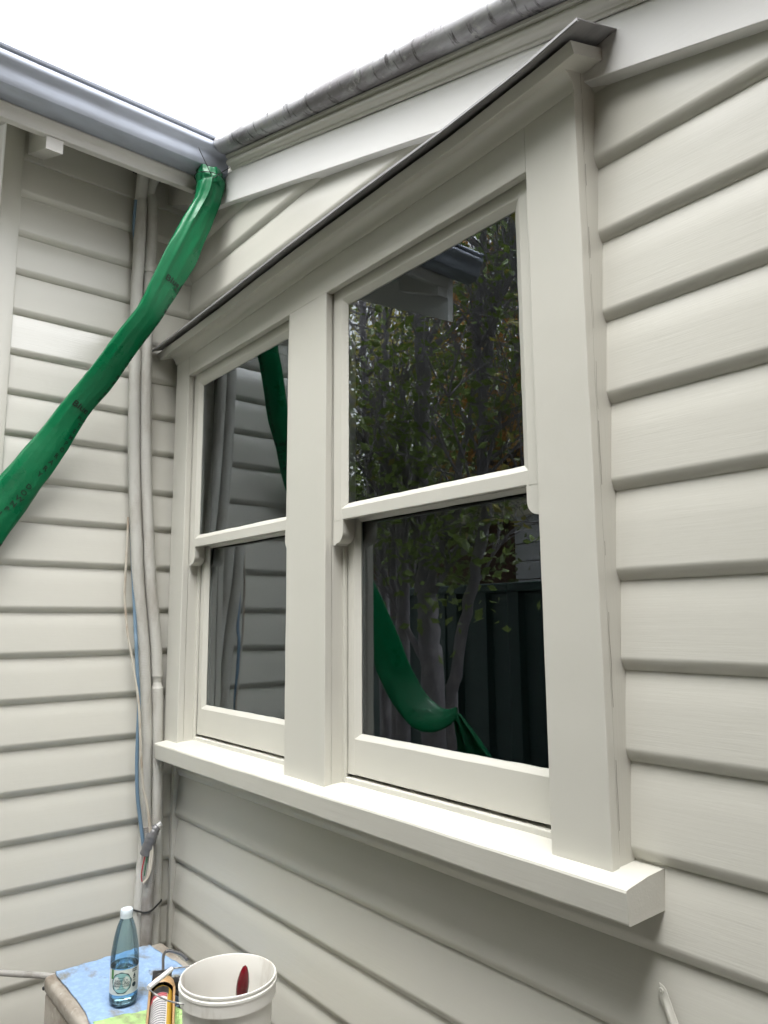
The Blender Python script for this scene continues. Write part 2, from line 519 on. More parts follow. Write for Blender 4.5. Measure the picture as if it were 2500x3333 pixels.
for q in range(9):
    an = q / 8 * math.pi / 2
    mould.append((-0.0735 - 0.030 * (1 - math.cos(an)), -0.040 + 0.026 * math.sin(an)))
mould += [(-0.1035, -0.006), (-0.0685, -0.002)]
mb.prism(mould, lambda a, b, t: (t, a + 0.0007 * fbm(t * 6, a * 30, 2, 2), hb(t) + b + 0.0007 * fbm(t * 5, b * 30, 5, 2)), span(0.046, 1.764, 50), smooth=True)
mb.build('hood_moulding', P_X, win, sharp=30)
mb = MB()
def flash(a, b, t):
    wob = 0.0022 * fbm(t * 3.3, 1.7, 0.2, 3) * min(1, max(0, (-a - 0.06) * 14))
    return (t, a, hb(t) + b + wob)
fl = [(-0.1490, -0.0035), (-0.1530, -0.006), (-0.1545, -0.004), (-0.1540, 0.0012), (-0.1280, 0.0100), (-0.004, 0.0580), (-0.004, 0.0565), (-0.1282, 0.0085), (-0.1525, -0.0005)]
mb.prism(fl, flash, span(0.012, 1.833, 70), smooth=True)
mb.build('hood_flashing', FLASH, win, sharp=30)

# ------------------------------------------------------------------ sloping verge above the window wall
ver = thing('roof_verge', (1.9, -0.02, 2.5), 'white verge board with grey lichened rolled capping sloping above the window hood', 'roof verge')
XV0, XV1 = 0.372, 3.8
mb = MB()
vb = [(-0.0330, 0.0), (-0.0345, 0.0015), (-0.0345, 0.111), (-0.0335, 0.112), (0.0, 0.112), (0.0, 0.0)]
mb.prism(vb, lambda a, b, t: (t, a + 0.001 * fbm(t * 4, b * 10, 3, 3), zbar(t) + b + 0.0012 * fbm(t * 3, a * 30, 9, 3)), span(0.17, XV1, 90), smooth=True)
mb.build('verge_board', P_BRIGHT, ver, sharp=16)
mb = MB()
vm = [(-0.0350, 0.1125), (-0.0400, 0.1125), (-0.0425, 0.1150), (-0.0425, 0.1195), (-0.0450, 0.1215)]
for q in range(7):
    an = -math.pi / 2 + q / 6 * math.pi * 0.8
    vm.append((-0.0470 - 0.0125 * math.cos(an), 0.1345 + 0.0125 * math.sin(an)))
vm += [(-0.0530, 0.1470), (-0.0610, 0.1500), (-0.0620, 0.1570), (-0.0350, 0.1570)]
mb.prism(vm, lambda a, b, t: (t, a, zbar(t) + b), span(XV0, XV1, 60), smooth=True)
mb.build('verge_moulding', P_X, ver, sharp=35)
mb = MB()
cap = []
for q in range(15):
    an = R_(-62 - q * 16)
    cap.append((-0.0760 + 0.0300 * math.cos(an), 0.1870 + 0.0300 * math.sin(an)))
cap += [(-0.030, 0.222), (0.10, 0.222), (0.10, 0.1595), (-0.0600, 0.1595)]
mb.prism(cap, lambda a, b, t: (t, a, zbar(t) + b + 0.0003 * fbm(t * 2.2, 3, 1, 2)), span(XV0, XV1, 60), smooth=True)
mb.build('rolled_capping', CAPM, ver, sharp=35)
mb = MB()
mb.prism([(0.02, 0.16), (3.2, 0.16), (3.2, 0.20), (0.02, 0.20)], lambda a, b, t: (t, a, zbar(t) + b), span(0.30, XV1, 4))
mb.build('roof_sheet', ROOFM, ver)

# ------------------------------------------------------------------ eave of the return wall, with its gutter
eav = thing('eave', (0.1, -0.6, 3.0), 'white timber eave with rafter ends under the grey gutter', 'eave')
mb = MB()
fs = [(0.262, 3.066), (0.2665, 3.062), (0.2680, 3.056), (0.2655, 3.050), (0.2610, 3.0465), (0.2560, 3.0400), (0.2545, 3.030), (0.2545, 3.0175), (0.2525, 3.0155), (0.232, 3.0155), (0.232, 3.066)]
mb.prism(fs, lambda a, b, t: (a + 0.0011 * fbm(t * 8, b * 40, 1, 3), t, b + 0.0014 * fbm(t * 9, a * 20, 8, 3)), span(-1.17, -0.112, 60), smooth=True)
mb.build('fascia_board', P_BRIGHT_Y, eav, sharp=30)
for (ya, yb, ra) in ((-0.593, -0.544, 0.249), (-0.108, -0.050, 0.249), (-1.168, -1.112, 0.249)):
    mb = MB()
    zt = lambda x: 3.078 + 0.46 * (0.235 - x)
    prof = [(ra, 2.972), (ra, 3.0150), (0.231, 3.0150), (0.231, zt(0.231)), (-0.02, zt(-0.02)), (-0.02, 3.092)]
    mb.prism(prof, lambda a, b, t: (a, t, b), [ya, ya + 0.002, yb - 0.002, yb])
    mb.build('rafter_end', P_BRIGHT_Y, eav)
mb = MB()
mb.prism([(0.234, 3.080), (-2.6, 3.080 + 0.46 * 2.834), (-2.6, 3.10 + 0.46 * 2.834), (0.234, 3.100)], lambda a, b, t: (a, t, b), [-1.17, -0.6, 0.02])
mb.build('soffit', P_Y, eav)
mb = MB()                                            # barge board of the far gable end
mb.prism([(0.245, 2.870), (0.252, 3.075), (-2.4, 3.075 + 0.47 * 2.65), (-2.4, 2.885 + 0.50 * 2.65)], lambda a, b, t: (a, t, b), [-1.203, -1.2015, -1.174, -1.172])
mb.build('barge_board', P_BRIGHT, eav)
mb = MB()
mb.prism([(0.30, 3.150), (-2.6, 3.150 + 0.466 * 2.9), (-2.6, 3.18 + 0.466 * 2.9), (0.30, 3.175)], lambda a, b, t: (a, t, b), [-1.25, 3.2])
mb.build('roof_sheet', ROOFM, eav)
mb = MB()
mb.box(0.075, 0.135, -0.268, -0.168, 3.112, 3.155, 0)  # solid black box painting the shade inside a hole in the soffit
mb.build('pipe_hole_shade', BLACK, eav)

gut = thing('roof_gutter', (0.32, -0.6, 3.06), 'grey steel gutter along the eave at upper left, holding the green tube', 'gutter')
gp = [(0.262, 3.165), (0.2610, 3.068), (0.264, 3.062), (0.272, 3.0585), (0.300, 3.0570), (0.322, 3.0600), (0.3370, 3.0670), (0.3420, 3.0750), (0.3445, 3.0840),
      (0.3470, 3.0940), (0.3490, 3.1040), (0.3530, 3.1110), (0.3600, 3.1170), (0.3670, 3.1230), (0.3700, 3.1290), (0.3705, 3.1360), (0.3690, 3.1430), (0.3640, 3.1500)]
for q in range(8):
    an = R_(-120 + q * 40)
    gp.append((0.3640 + 0.0098 * math.cos(an), 3.1590 + 0.0098 * math.sin(an)))
gi = [(a - 0.0016 if a > 0.27 else a + 0.0016, b + 0.0016) for a, b in gp[:18]]
ring = gp + gi[::-1]
mb = MB()
gsag = lambda a, b, t: (a + 0.0012 * fbm(t * 2, 1, b * 3, 2), t, b + 0.0016 * fbm(t * 1.6, 4, 0, 2))
mb.prism(ring, gsag, span(-1.27, -0.040, 60), smooth=True)
mb.build('gutter_trough', GALV, gut, sharp=30)
mb = MB()
mb.prism(gp[:18] + [(0.262, 3.15)], lambda a, b, t: (a, t, b), [-0.0395, -0.0365])
mb.build('end_cap', GALV, gut)
mb = MB()
mb.prism([(0.3 + (a - 0.3) * 1.04, 3.1 + (b - 3.1) * 1.04) for a, b in gp], lambda a, b, t: (a, t, b), [-1.276, -1.2705])
mb.build('end_cap', GALV, gut)

# ------------------------------------------------------------------ green layflat downpipe
TL = [(0.327, -0.134, 3.010), (0.325, -0.143, 2.952), (0.321, -0.163, 2.903), (0.312, -0.197, 2.824), (0.300, -0.230, 2.740), (0.280, -0.263, 2.642), (0.253, -0.295, 2.545), (0.207, -0.349, 2.447), (0.152, -0.403, 2.342), (0.113, -0.461, 2.244), (0.085, -0.520, 2.140), (0.070, -0.594, 2.026), (0.061, -0.646, 1.944),
      (.070, -.70, 1.88), (.060, -.80, 1.72), (.075, -.90, 1.53), (.11, -.96, 1.36), (.17, -1.00, 1.24), (.24, -1.03, 1.19), (.29, -1.05, 1.20)]
TR = [(0.315, -0.039, 3.049), (0.313, -0.042, 2.991), (0.309, -0.067, 2.904), (0.300, -0.093, 2.818), (0.288, -0.122, 2.726), (0.268, -0.167, 2.628), (0.241, -0.213, 2.525), (0.195, -0.270, 2.417), (0.140, -0.324, 2.304), (0.101, -0.386, 2.201), (0.073, -0.435, 2.087), (0.058, -0.500, 1.962), (0.049, -0.549, 1.872),
      (.045, -.61, 1.76), (.042, -.70, 1.58), (.055, -.79, 1.41), (.09, -.85, 1.25), (.17, -.90, 1.13), (.26, -.955, 1.11), (.31, -1.03, 1.16)]
NS = 10
CL, CR = catmull(TL, NS), catmull(TR, NS)
NT = len(CL)
def tube_frame(s):
    f = max(0.0, min(NT - 1.001, s * NS)); i = int(f); t = f - i
    l, r = CL[i].lerp(CL[i + 1], t), CR[i].lerp(CR[i + 1], t)
    c = (l + r) / 2
    tan = ((CL[min(i + 2, NT - 1)] + CR[min(i + 2, NT - 1)]) - (CL[max(i - 1, 0)] + CR[max(i - 1, 0)])).normalized()
    wv = (r - l) / 2
    n = tan.cross(wv.normalized()).normalized()
    if s < 12.5 and n.dot(CAM - c) < 0: n = -n
    if s >= 12.5 and n.x < 0: n = -n
    return c, wv, n, tan
def tube_pt(s, th, out=0.0):
    """th 0 = left edge, pi = right edge over the front, 2 pi back again"""
    c, wv, n, tan = tube_frame(s)
    a, b = -math.cos(th), math.sin(th)
    thick = 0.013 + 0.020 * math.exp(-(s / 1.3) ** 2) + 0.006 * math.exp(-((s - 11) / 2.0) ** 2)
    wr = 0.0
    if s < 8.5:
        k = math.exp(-(s / 3.6) ** 2)
        wr = k * (0.008 * fbm(a * 1.6 + 3, s * 0.5, 1.0, 2) + 0.0022 * fbm(a * 5, s * 0.8, 5.0, 2) * math.exp(-s * 0.5)) * (1 if b > 0 else 0.3)
        wr += k * 0.013 * max(0, 1 - abs(a + 0.45) / 0.22) * (1 if b > 0 else 0)
    wr += 0.0022 * fbm(a * 2.0, s * 0.7, 9.0, 3) * max(0, b)
    bulge = thick * math.copysign(abs(b) ** 0.62, b) * (1.0 - 0.30 * max(0.0, a) ** 2 if b > 0 else 1.0)
    return c + wv * a * (1 + 0.05 * fbm(s * 1.4, 2 * b, 0, 2) * abs(a)) + n * (bulge + wr + out)

GREEN = mat('green_plastic_film', (0.001, 0.150, 0.055), 0.33, spec=0.42, coat=0.0,
            bump=[((22, 22, 22), 3, 0.34, 0.006), ((75, 75, 75), 3, 0.22, 0.002)], var=[((6, 6, 6), (0.001, 0.115, 0.044), 0.42, 0.75), ((14, 3, 14), (0.010, 0.19, 0.085), 0.62, 0.85)], rvar=((9, 9, 9), 0.24, 0.46))
PRINT = mat('black_print', (0.006, 0.014, 0.008), 0.5)
pipe = thing('green_downpipe', (0.3, -0.09, 3.03), 'green plastic layflat tube hung as a temporary downpipe, printed in black', 'downpipe')
mb = MB()
NTH = 64
mb.grid([[tube_pt(s / 12, 2 * math.pi * j / NTH) for j in range(NTH)] for s in range(0, 19 * 12 + 1)], close_v=True)
mb.build('tube', GREEN, pipe, sharp=60)
mb = MB()                                            # flared tail below the knot, tied to a branch
rows = []
for i in range(12):
    t = i / 11
    c = Vector((.295, -1.04, 1.17)).lerp(Vector((.365, -1.11, 0.95)), t)
    hw = 0.016 + 0.100 * t
    row = []
    for j in range(48):
        an = 2 * math.pi * j / 48
        u = math.cos(an)
        row.append(c + Vector((0.80, 0.10, 0.52)) * hw * u + Vector((0, 1, 0)) * ((0.005 + 0.010 * t) * math.sin(an) + (0.010 + 0.020 * t) * math.sin(u * 6.5 + t * 2) + 0.010 * t * fbm(u * 3, t * 3, 2, 2)))
    rows.append(row)
mb.grid(rows, close_v=True)
mb.build('tube_tail', GREEN, pipe, sharp=60)
mb = MB()                                            # bunched collar pushed over the outlet
rows = []
for i in range(7):
    t = i / 6
    rows.append([])
    for j in range(40):
        an = 2 * math.pi * j / 40
        r = 0.042 + 0.0022 * math.sin(an * 7 + t * 2) + 0.0018 * math.sin(an * 13 + 1) + 0.004 * fbm(math.cos(an) * 2, math.sin(an) * 2, t * 3) + (0.004 if i in (2, 3) else 0)
        rows[-1].append((0.318 + r * math.cos(an) * 0.95, -0.092 + r * math.sin(an), 3.012 + 0.053 * t - 0.10 * (r * math.cos(an)) + 0.003 * math.sin(an * 5)))
mb.grid(rows, close_v=True)
mb.build('collar', GREEN, pipe, sharp=60)
class Lettering:
    def __init__(s): s.V, s.F = [], []
    def add(s, txt, size, fn, x0=0.0, y0=0.0):
        V, F = text_tris(txt)
        b = len(s.V)
        s.V += [tuple(fn(x0 + x * size, y0 + y * size)) for x, y in V]
        s.F += [tuple(b + i for i in f) for f in F]
    def build(s, name, material, parent): return mesh_obj(name, s.V, s.F, material, parent)
def tube_text(sq, qq, txt, size, L):
    """text across the tube starting at station sq, position qq (0 = left edge, 1 = right edge)"""
    c, wv, n, tan = tube_frame(sq)
    W = wv.length * 2 * 1.25
    rate = 1.0 / ((CL[int(min(sq + 0.5, 18.9) * NS)] + CR[int(min(sq + 0.5, 18.9) * NS)]) / 2 - (CL[int(max(sq - 0.5, 0) * NS)] + CR[int(max(sq - 0.5, 0) * NS)]) / 2).length
    wd = wv.normalized()
    sl = wd.dot(tan)                                  # stations run a little skew to the tube
    def fn(x, y):
        q = qq + x / W
        s = sq - (y + x * sl) * rate
        return tube_pt(s, math.pi * q, 0.0020 * (1 if q <= 1 else -1))
    L.add(txt, size, fn)
def logo(s0, q0):
    L = Lettering()
    tube_text(s0, q0, 'Blue Mountain', 0.0275, L)
    L.build('printed_lettering', PRINT, pipe)
    L = Lettering()
    tube_text(s0 + 0.20, q0 + 0.30, 'PLUMBING', 0.0150, L)
    L.build('printed_lettering', PRINT, pipe)
def stack(txt, s0, s1, q0, q1, size=0.0205):
    L = Lettering()
    for k, ch in enumerate(txt):
        t = k / (len(txt) - 1)
        tube_text(s0 + (s1 - s0) * t, q0 + (q1 - q0) * t, ch, size, L)
    L.build('printed_lettering', PRINT, pipe)
logo(4.85, 0.39)
logo(9.0, 0.33)
logo(13.2, 0.30)
stack('TEMPORARY', 5.40, 6.92, 0.78, 0.81)
stack('DOWNPIPE', 7.26, 8.50, 0.78, 0.78)
stack('TEMPORARY', 9.38, 10.84, 0.74, 0.60)
stack('DOWNPIPE', 11.26, 12.95, 0.57, 0.48)

BLKW = mat('black_wire', (0.010, 0.010, 0.010), 0.5)
tie = thing('tie_wire', (0.36, -0.1, 3.03), 'thin black wire tying the green tube to the gutter outlet', 'wire')
mb = MB()
mb.tube(catmull([(0.371, -0.158, 3.098), (0.373, -0.152, 3.082), (0.362, -0.112, 3.034), (0.366, -0.100, 3.014), (0.372, -0.085, 3.03), (0.380, -0.048, 3.066)], 5), 0.0013, 6)
mb.tube([(0.318 + 0.050 * math.cos(2 * math.pi * j / 24), -0.092 + 0.050 * math.sin(2 * math.pi * j / 24), 3.036 - 0.1 * 0.05 * math.cos(2 * math.pi * j / 24)) for j in range(25)], 0.0014, 6)
mb.build('wire', BLKW, tie)

# ------------------------------------------------------------------ lagged pipes and cables in the corner
LAG = mat('ribbed_white_lagging', (0.52, 0.515, 0.48), 0.7, bump=[((3, 3, 420), 1, 0.0, 0.001), ((60, 60, 60), 3, 0.3, 0.002)],
          var=[((20, 20, 7), (0.40, 0.38, 0.34), 0.48, 0.72), ((60, 60, 60), (0.10, 0.085, 0.07), 0.735, 0.77)])
LAG2 = mat('grimy_ribbed_lagging', (0.36, 0.35, 0.33), 0.75, bump=[((60, 60, 60), 3, 0.3, 0.002)],
          var=[((20, 20, 12), (0.22, 0.20, 0.18), 0.45, 0.7), ((60, 60, 60), (0.07, 0.06, 0.05), 0.70, 0.76)])
def lagged(name, path, r, label, m_, pitch=0.0052, rib=0.0011, pinch=None):
    P = catmull(path, 40)
    # resample evenly
    out, acc, last = [P[0]], 0.0, P[0]
    stp = pitch / 3.0
    for p in P[1:]:
        d = (p - last).length
        while acc + d >= stp:
            last = last.lerp(p, (stp - acc) / d); out.append(last); d = (p - last).length; acc = 0.0
        acc += d; last = p
    def rad(i):
        ph = i % 3
        q = r + (rib if ph == 1 else 0.0)
        if pinch:
            for (zp, dz, k) in pinch:
                if abs(out[i].z - zp) < dz: q *= 1 - k * (1 - abs(out[i].z - zp) / dz) ** 0.5
        return q
    mb = MB()
    mb.tube(out, rad, 18)
    o = mb.build(name, m_, None, sharp=None)
    tag(o, label, 'pipe')
    return o
pA = [(-.238, 3.126), (-.222, 3.054), (-.22, 3.01), (-.22, 2.833), (-.222, 2.683), (-.215, 2.347), (-.206, 2.089), (-.189, 1.837), (-.176, 1.681), (-.151, 1.481), (-.14, 1.35), (-.131, 1.22), (-.127, 1.092), (-.124, .966), (-.120, .842), (-.129, .662), (-.126, .30)]
pB = [(-.195, 3.13), (-.197, 3.08), (-.184, 3.023), (-.184, 2.758), (-.185, 2.488), (-.171, 2.093), (-.151, 1.839), (-.138, 1.682), (-.112, 1.48), (-.102, 1.348), (-.096, 1.217), (-.090, 1.088), (-.086, .898), (-.083, .774), (-.084, .652), (-.080, .30)]
lagged('lagged_pipe', [((0.105 if z > 3.1 else 0.045), y - (0.0 if z < 1.9 else 0.002), z) for y, z in pA], 0.0195, 'left of the two long ribbed white pipes, crossed by the green tube', LAG)
lagged('lagged_pipe', [((0.095 if z > 3.1 else 0.045), y + 0.003, z) for y, z in pB], 0.0195, 'ribbed white lagged pipe beside the window casing, pinched halfway down', LAG, pinch=[(1.352, 0.018, 0.24)])
pipe_b = bpy.data.objects[[o.name for o in bpy.data.objects if o.name.startswith('lagged_pipe')][-1]]
mb = MB()
mb.lathe((0.045, -0.181, 2.790), [(0.0190, -0.016), (0.0228, -0.0155), (0.0232, -0.006), (0.0222, -0.004), (0.0222, 0.004), (0.0232, 0.006), (0.0228, 0.0155), (0.0190, 0.016)], 24)
mb.build('coupling', LAG, pipe_b)
lagged('lagged_pipe', [(0.066, -.118, .90), (0.078, -.117, .818), (0.082, -.119, .668), (0.082, -.118, .30)], 0.0175, 'short grimy ribbed pipe squeezed in front of the two long white pipes', LAG2, pitch=0.0058, rib=0.0016)
mb = MB()
cir = []
for (cx_, cy_, cr_) in ((0.045, -0.129, 0.0215), (0.045, -0.081, 0.0215), (0.082, -0.119, 0.0200)):
    cir += [(cx_ + cr_ * math.cos(2 * math.pi * j / 24), cy_ + cr_ * math.sin(2 * math.pi * j / 24)) for j in range(24)]
cir.sort()
def half(pts):
    h = []
    for p in pts:
        while len(h) > 1 and (h[-1][0] - h[-2][0]) * (p[1] - h[-2][1]) - (h[-1][1] - h[-2][1]) * (p[0] - h[-2][0]) <= 0: h.pop()
        h.append(p)
    return h
hull = half(cir)[:-1] + half(cir[::-1])
mb.tube([(x, y, 0.657 + 0.10 * (y + .1)) for x, y in hull], 0.0030, 6)
tag(mb.build('cable_tie', BLKW), 'black cable tie cinched round the pipes just above the bottle', 'cable tie')

BLUE = mat('blue_cable_sheath', (0.15, 0.23, 0.31), 0.5, var=[((20, 20, 20), (0.11, 0.18, 0.25), 0.4, 0.7)])
mb = MB()
pb = catmull([(.05, -.243, 3.03), (.045, -.244, 2.96), (.038, -.240, 2.91), (.024, -.222, 2.80), (.022, -.215, 2.3), (.035, -.205, 1.9), (.05, -.184, 1.561), (.064, -.182, 1.482), (.07, -.176, 1.385), (.072, -.168, 1.288), (.073, -.168, 1.193), (.073, -.167, 1.099), (.073, -.161, 1.005), (.075, -.149, .924), (.078, -.137, .848)], 8)
mb.tube(pb, 0.0060, 10, flat=0.75)
tag(mb.build('blue_cable', BLUE), 'pale blue cable running down the left of the lagged pipes', 'cable')
PHONE = mat('old_cream_cable', (0.46, 0.43, 0.37), 0.6, var=[((30, 30, 14), (0.30, 0.24, 0.18), 0.5, 0.72)])
REDW = mat('red_wire', (0.35, 0.02, 0.03), 0.5)
GRNW = mat('green_wire', (0.02, 0.12, 0.06), 0.5)
pc = thing('phone_cable', (0.08, -.13, 0.75), 'thin cream cable with a cut looped end showing red and green cores', 'cable')
mb = MB()
mb.tube(catmull([(.030, -.214, 1.90), (.032, -.2145, 1.80), (.034, -.216, 1.678), (.035, -.214, 1.613), (.05, -.205, 1.509), (.062, -.189, 1.418), (.078, -.171, 1.289), (.085, -.162, 1.162), (.088, -.150, 1.036), (.098, -.135, .960), (.104, -.124, .848), (.104, -.129, .764), (.100, -.142, .743)], 8), 0.0042, 8)
mb.tube(catmull([(.098, -.135, .965), (.106, -.119, .85), (.108, -.124, .775), (.104, -.137, .748)], 8), 0.0034, 8)
mb.build('sheath', PHONE, pc)
mb = MB(); mb.tube(catmull([(.098, -.136, .835), (.100, -.146, .793), (.100, -.149, .765), (.1, -.146, .748)], 6), 0.0019, 6); mb.build('red_core', REDW, pc)
mb = MB(); mb.tube(catmull([(.102, -.131, .835), (.104, -.138, .793), (.104, -.141, .765)], 6), 0.0018, 6); mb.build('green_core', GRNW, pc)
TAPE = mat('silver_grey_tape', (0.16, 0.16, 0.165), 0.35, 0.3, bump=[((120, 120, 120), 3, 0.6, 0.003)])
FOIL = mat('bright_foil', (0.75, 0.75, 0.75), 0.3, 0.6)
st = thing('taped_pipe_end', (0.09, -.12, 0.85), 'pipe stub bound in crumpled grey tape with a bright tip', 'pipe end')
mb = MB()
pth = catmull([(.085, -.130, .822), (.092, -.124, .855), (.098, -.119, .878), (.100, -.110, .896), (.102, -.101, .905)], 6)
mb.tube(pth, lambda i: 0.0195 * (1 - 0.45 * (i / len(pth)) ** 2) * (1 + 0.05 * math.sin(i * 1.7)), 14)
mb.build('tape', TAPE, st)
mb = MB()
mb.tube([(.102, -.102, .903), (.104, -.096, .911), (.105, -.092, .914)], lambda i: 0.0085, 10)
mb.build('tip', FOIL, st)
mb = MB()
mb.tube(catmull([(.10, -.75, .632), (.11, -.60, .617), (.13, -.50, .592), (.16, -.42, .573), (.21, -.36, .560)], 8), 0.0085, 10)
tag(mb.build('grey_conduit', mat('dirty_grey_conduit', (0.33, 0.32, 0.30), 0.6, var=[((20, 20, 20), (0.2, 0.19, 0.17), 0.5, 0.7)])), 'dirty grey conduit entering the metal cabinet from the left', 'conduit')

# ------------------------------------------------------------------ cabinet, cloths, bottle, gun, bucket
CAB = mat('dirty_beige_cabinet', (0.36, 0.33, 0.285), 0.5, bump=[((50, 50, 50), 3, 0.15, 0.002)],
          var=[((9, 16, 9), (0.20, 0.165, 0.13), 0.48, 0.66), ((40, 40, 40), (0.47, 0.44, 0.39), 0.60, 0.72), ((90, 90, 90), (0.08, 0.06, 0.05), 0.70, 0.74)])
cab = thing('metal_cabinet', (0.66, -0.275, 0), 'beige metal cabinet with grimy top standing in the corner under the cloths', 'cabinet')
CX0, CX1, CY0, CY1, CZ = 0.190, 1.16, -0.450, -0.110, 0.594
mb = MB(); mb.box(CX0, CX1, CY0, CY1, CZ - 0.042, CZ, 0.013, 3); mb.build('lid', CAB, cab, sharp=60)
mb = MB(); mb.box(CX0 + 0.004, CX1 - 0.004, CY0 + 0.004, CY1 - 0.004, 0.05, CZ - 0.040, 0.010, 3); mb.build('body', CAB, cab, sharp=60)
for xf in (0.26, 1.08):
    mb = MB(); mb.box(xf - 0.03, xf + 0.03, CY0 - 0.01, CY1 + 0.01, 0.0, 0.052, 0.004); mb.build('foot', CAB, cab)
mb = MB()
mb.lathe((CX0 + 0.012, CY0 - 0.0005, CZ - 0.028), [(0.0, 0.004), (0.004, 0.0035), (0.0055, 0.0)], 12, axis=Vector((0, -1, 0)))
mb.build('screw', BLKW, cab)

def cloth(name, corners, col, stain, label, seed, zt, over=()):
    nx, ny = 56, 44
    A, B, C, D = [Vector((x, y, 0)) for x, y in corners]     # left-front, right-front, right-back, left-back
    def pt(u, v, dz):
        p = (A * (1 - u) + B * u) * (1 - v) + (D * (1 - u) + C * u) * v
        wob = 0.010 * fbm(u * 4 + seed, v * 4, 2, 2)
        p += Vector((wob, 0.008 * fbm(u * 3, v * 5 + seed, 7, 2), 0))
        h = zt + 0.0035 + 0.0032 * abs(fbm(u * 5, v * 5, seed, 3)) + 0.0012 * fbm(u * 26, v * 26, seed, 2)
        # edges past the cabinet top hang down
        ex = max(0, CX0 + 0.010 - p.x) + max(0, CY0 + 0.006 - p.y)
        if ex > 0:
            h -= min(ex * 1.6, 0.05)
            p.x = max(p.x, CX0 - 0.006); p.y = max(p.y, CY0 - 0.006)
        return (p.x, p.y, h + dz)
    mb = MB()
    top = [[pt(u / nx, v / ny, 0.0022) for u in range(nx + 1)] for v in range(ny + 1)]
    bot = [[pt(u / nx, v / ny, -0.0012) for u in range(nx + 1)] for v in range(ny + 1)]
    T_ = mb.grid(top); B_ = mb.grid(bot)
    for v in range(ny):
        mb.face([T_[v][0], T_[v + 1][0], B_[v + 1][0], B_[v][0]], True); mb.face([T_[v][nx], T_[v + 1][nx], B_[v + 1][nx], B_[v][nx]], True)
    for u in range(nx):
        mb.face([T_[0][u], T_[0][u + 1], B_[0][u + 1], B_[0][u]], True); mb.face([T_[ny][u], T_[ny][u + 1], B_[ny][u + 1], B_[ny][u]], True)
    M = mat(name + '_fabric', col, 0.95, spec=0.1, bump=[((420, 420, 420), 2, 0.7, 0.003), ((70, 70, 70), 3, 0.4, 0.004)], var=[((60, 60, 60), tuple(c * 1.2 for c in col), 0.45, 0.7), ((11, 18, 11), stain, 0.53, 0.68)])
    return tag(mb.build(name, M, None, sharp=None), label, 'cloth')
cloth('blue_cloth', [(0.186, -0.418), (0.66, -0.438), (0.56, -0.128), (0.185, -0.160)], (0.25, 0.365, 0.55), (0.21, 0.21, 0.18), 'stained light blue microfibre cloth under the water bottle', 1.0, CZ)
cloth('green_cloth', [(0.545, -0.432), (0.84, -0.440), (0.82, -0.215), (0.595, -0.255)], (0.36, 0.55, 0.22), (0.25, 0.30, 0.16), 'lime green microfibre cloth under the caulking gun', 5.0, CZ + 0.008)

bot = thing('water_bottle', (0.492, -0.341, CZ + 0.010), 'half full blue tinted plastic water bottle with a pale cap on the blue cloth', 'bottle')
bc = Vector(bot.location)
BOTM = thin_clear('blue_tinted_plastic', (0.68, 0.83, 0.89), 0.06)
prof = [(0.0, 0.004), (0.018, 0.001), (0.027, 0.000), (0.0325, 0.004), (0.0345, 0.012), (0.0345, 0.020), (0.0340, 0.030), (0.0340, 0.086), (0.0345, 0.092), (0.0345, 0.104), (0.0335, 0.120), (0.0310, 0.138), (0.0270, 0.160), (0.0225, 0.178), (0.0175, 0.192), (0.0140, 0.200), (0.0130, 0.204), (0.0130, 0.214)]
def bulge(p):
    return p
mb = MB()
rows = []
for k, (r, z) in enumerate(prof):
    rr_ = []
    for j in range(48):
        an = 2 * math.pi * j / 48
        q = r
        if z < 0.026 and r > 0.02: q = r * (1 - 0.055 * (0.5 + 0.5 * math.cos(an * 5)) * (1 - z / 0.026))
        rr_.append(bc + Vector((q * math.cos(an), q * math.sin(an), z)))
    rows.append(rr_)
mb.grid(rows, close_v=True)
mb.build('body', BOTM, bot, sharp=None)
WAT = bpy.data.materials.new('water')
WAT.use_nodes = True
_b = WAT.node_tree.nodes['Principled BSDF']
_b.inputs['Base Color'].default_value = (0.70, 0.86, 0.93, 1); _b.inputs['Roughness'].default_value = 0.0
_b.inputs['Transmission Weight'].default_value = 1.0; _b.inputs['IOR'].default_value = 1.33
mb = MB()
mb.lathe(bc, [(0.0, 0.0055), (0.026, 0.004), (0.0300, 0.008), (0.0325, 0.014), (0.0332, 0.030), (0.0332, 0.090), (0.0, 0.090)], 40)
mb.build('water', WAT, bot, sharp=50)
CAPW = mat('pale_blue_cap', (0.60, 0.68, 0.74), 0.35)
mb = MB()
rows = []
for (r, z, kn) in ((0.0150, 0.200, 1), (0.0152, 0.204, 1), (0.0150, 0.2055, 0), (0.0152, 0.207, 1), (0.0150, 0.2175, 1), (0.0140, 0.2198, 0), (0.0, 0.2200, 0)):
    rows.append([bc + Vector(((r + (0.0004 if kn and j % 2 else 0)) * math.cos(2 * math.pi * j / 72), (r + (0.0004 if kn and j % 2 else 0)) * math.sin(2 * math.pi * j / 72), z)) for j in range(72)])
mb.grid(rows, close_v=True)
mb.build('cap', CAPW, bot, sharp=50)
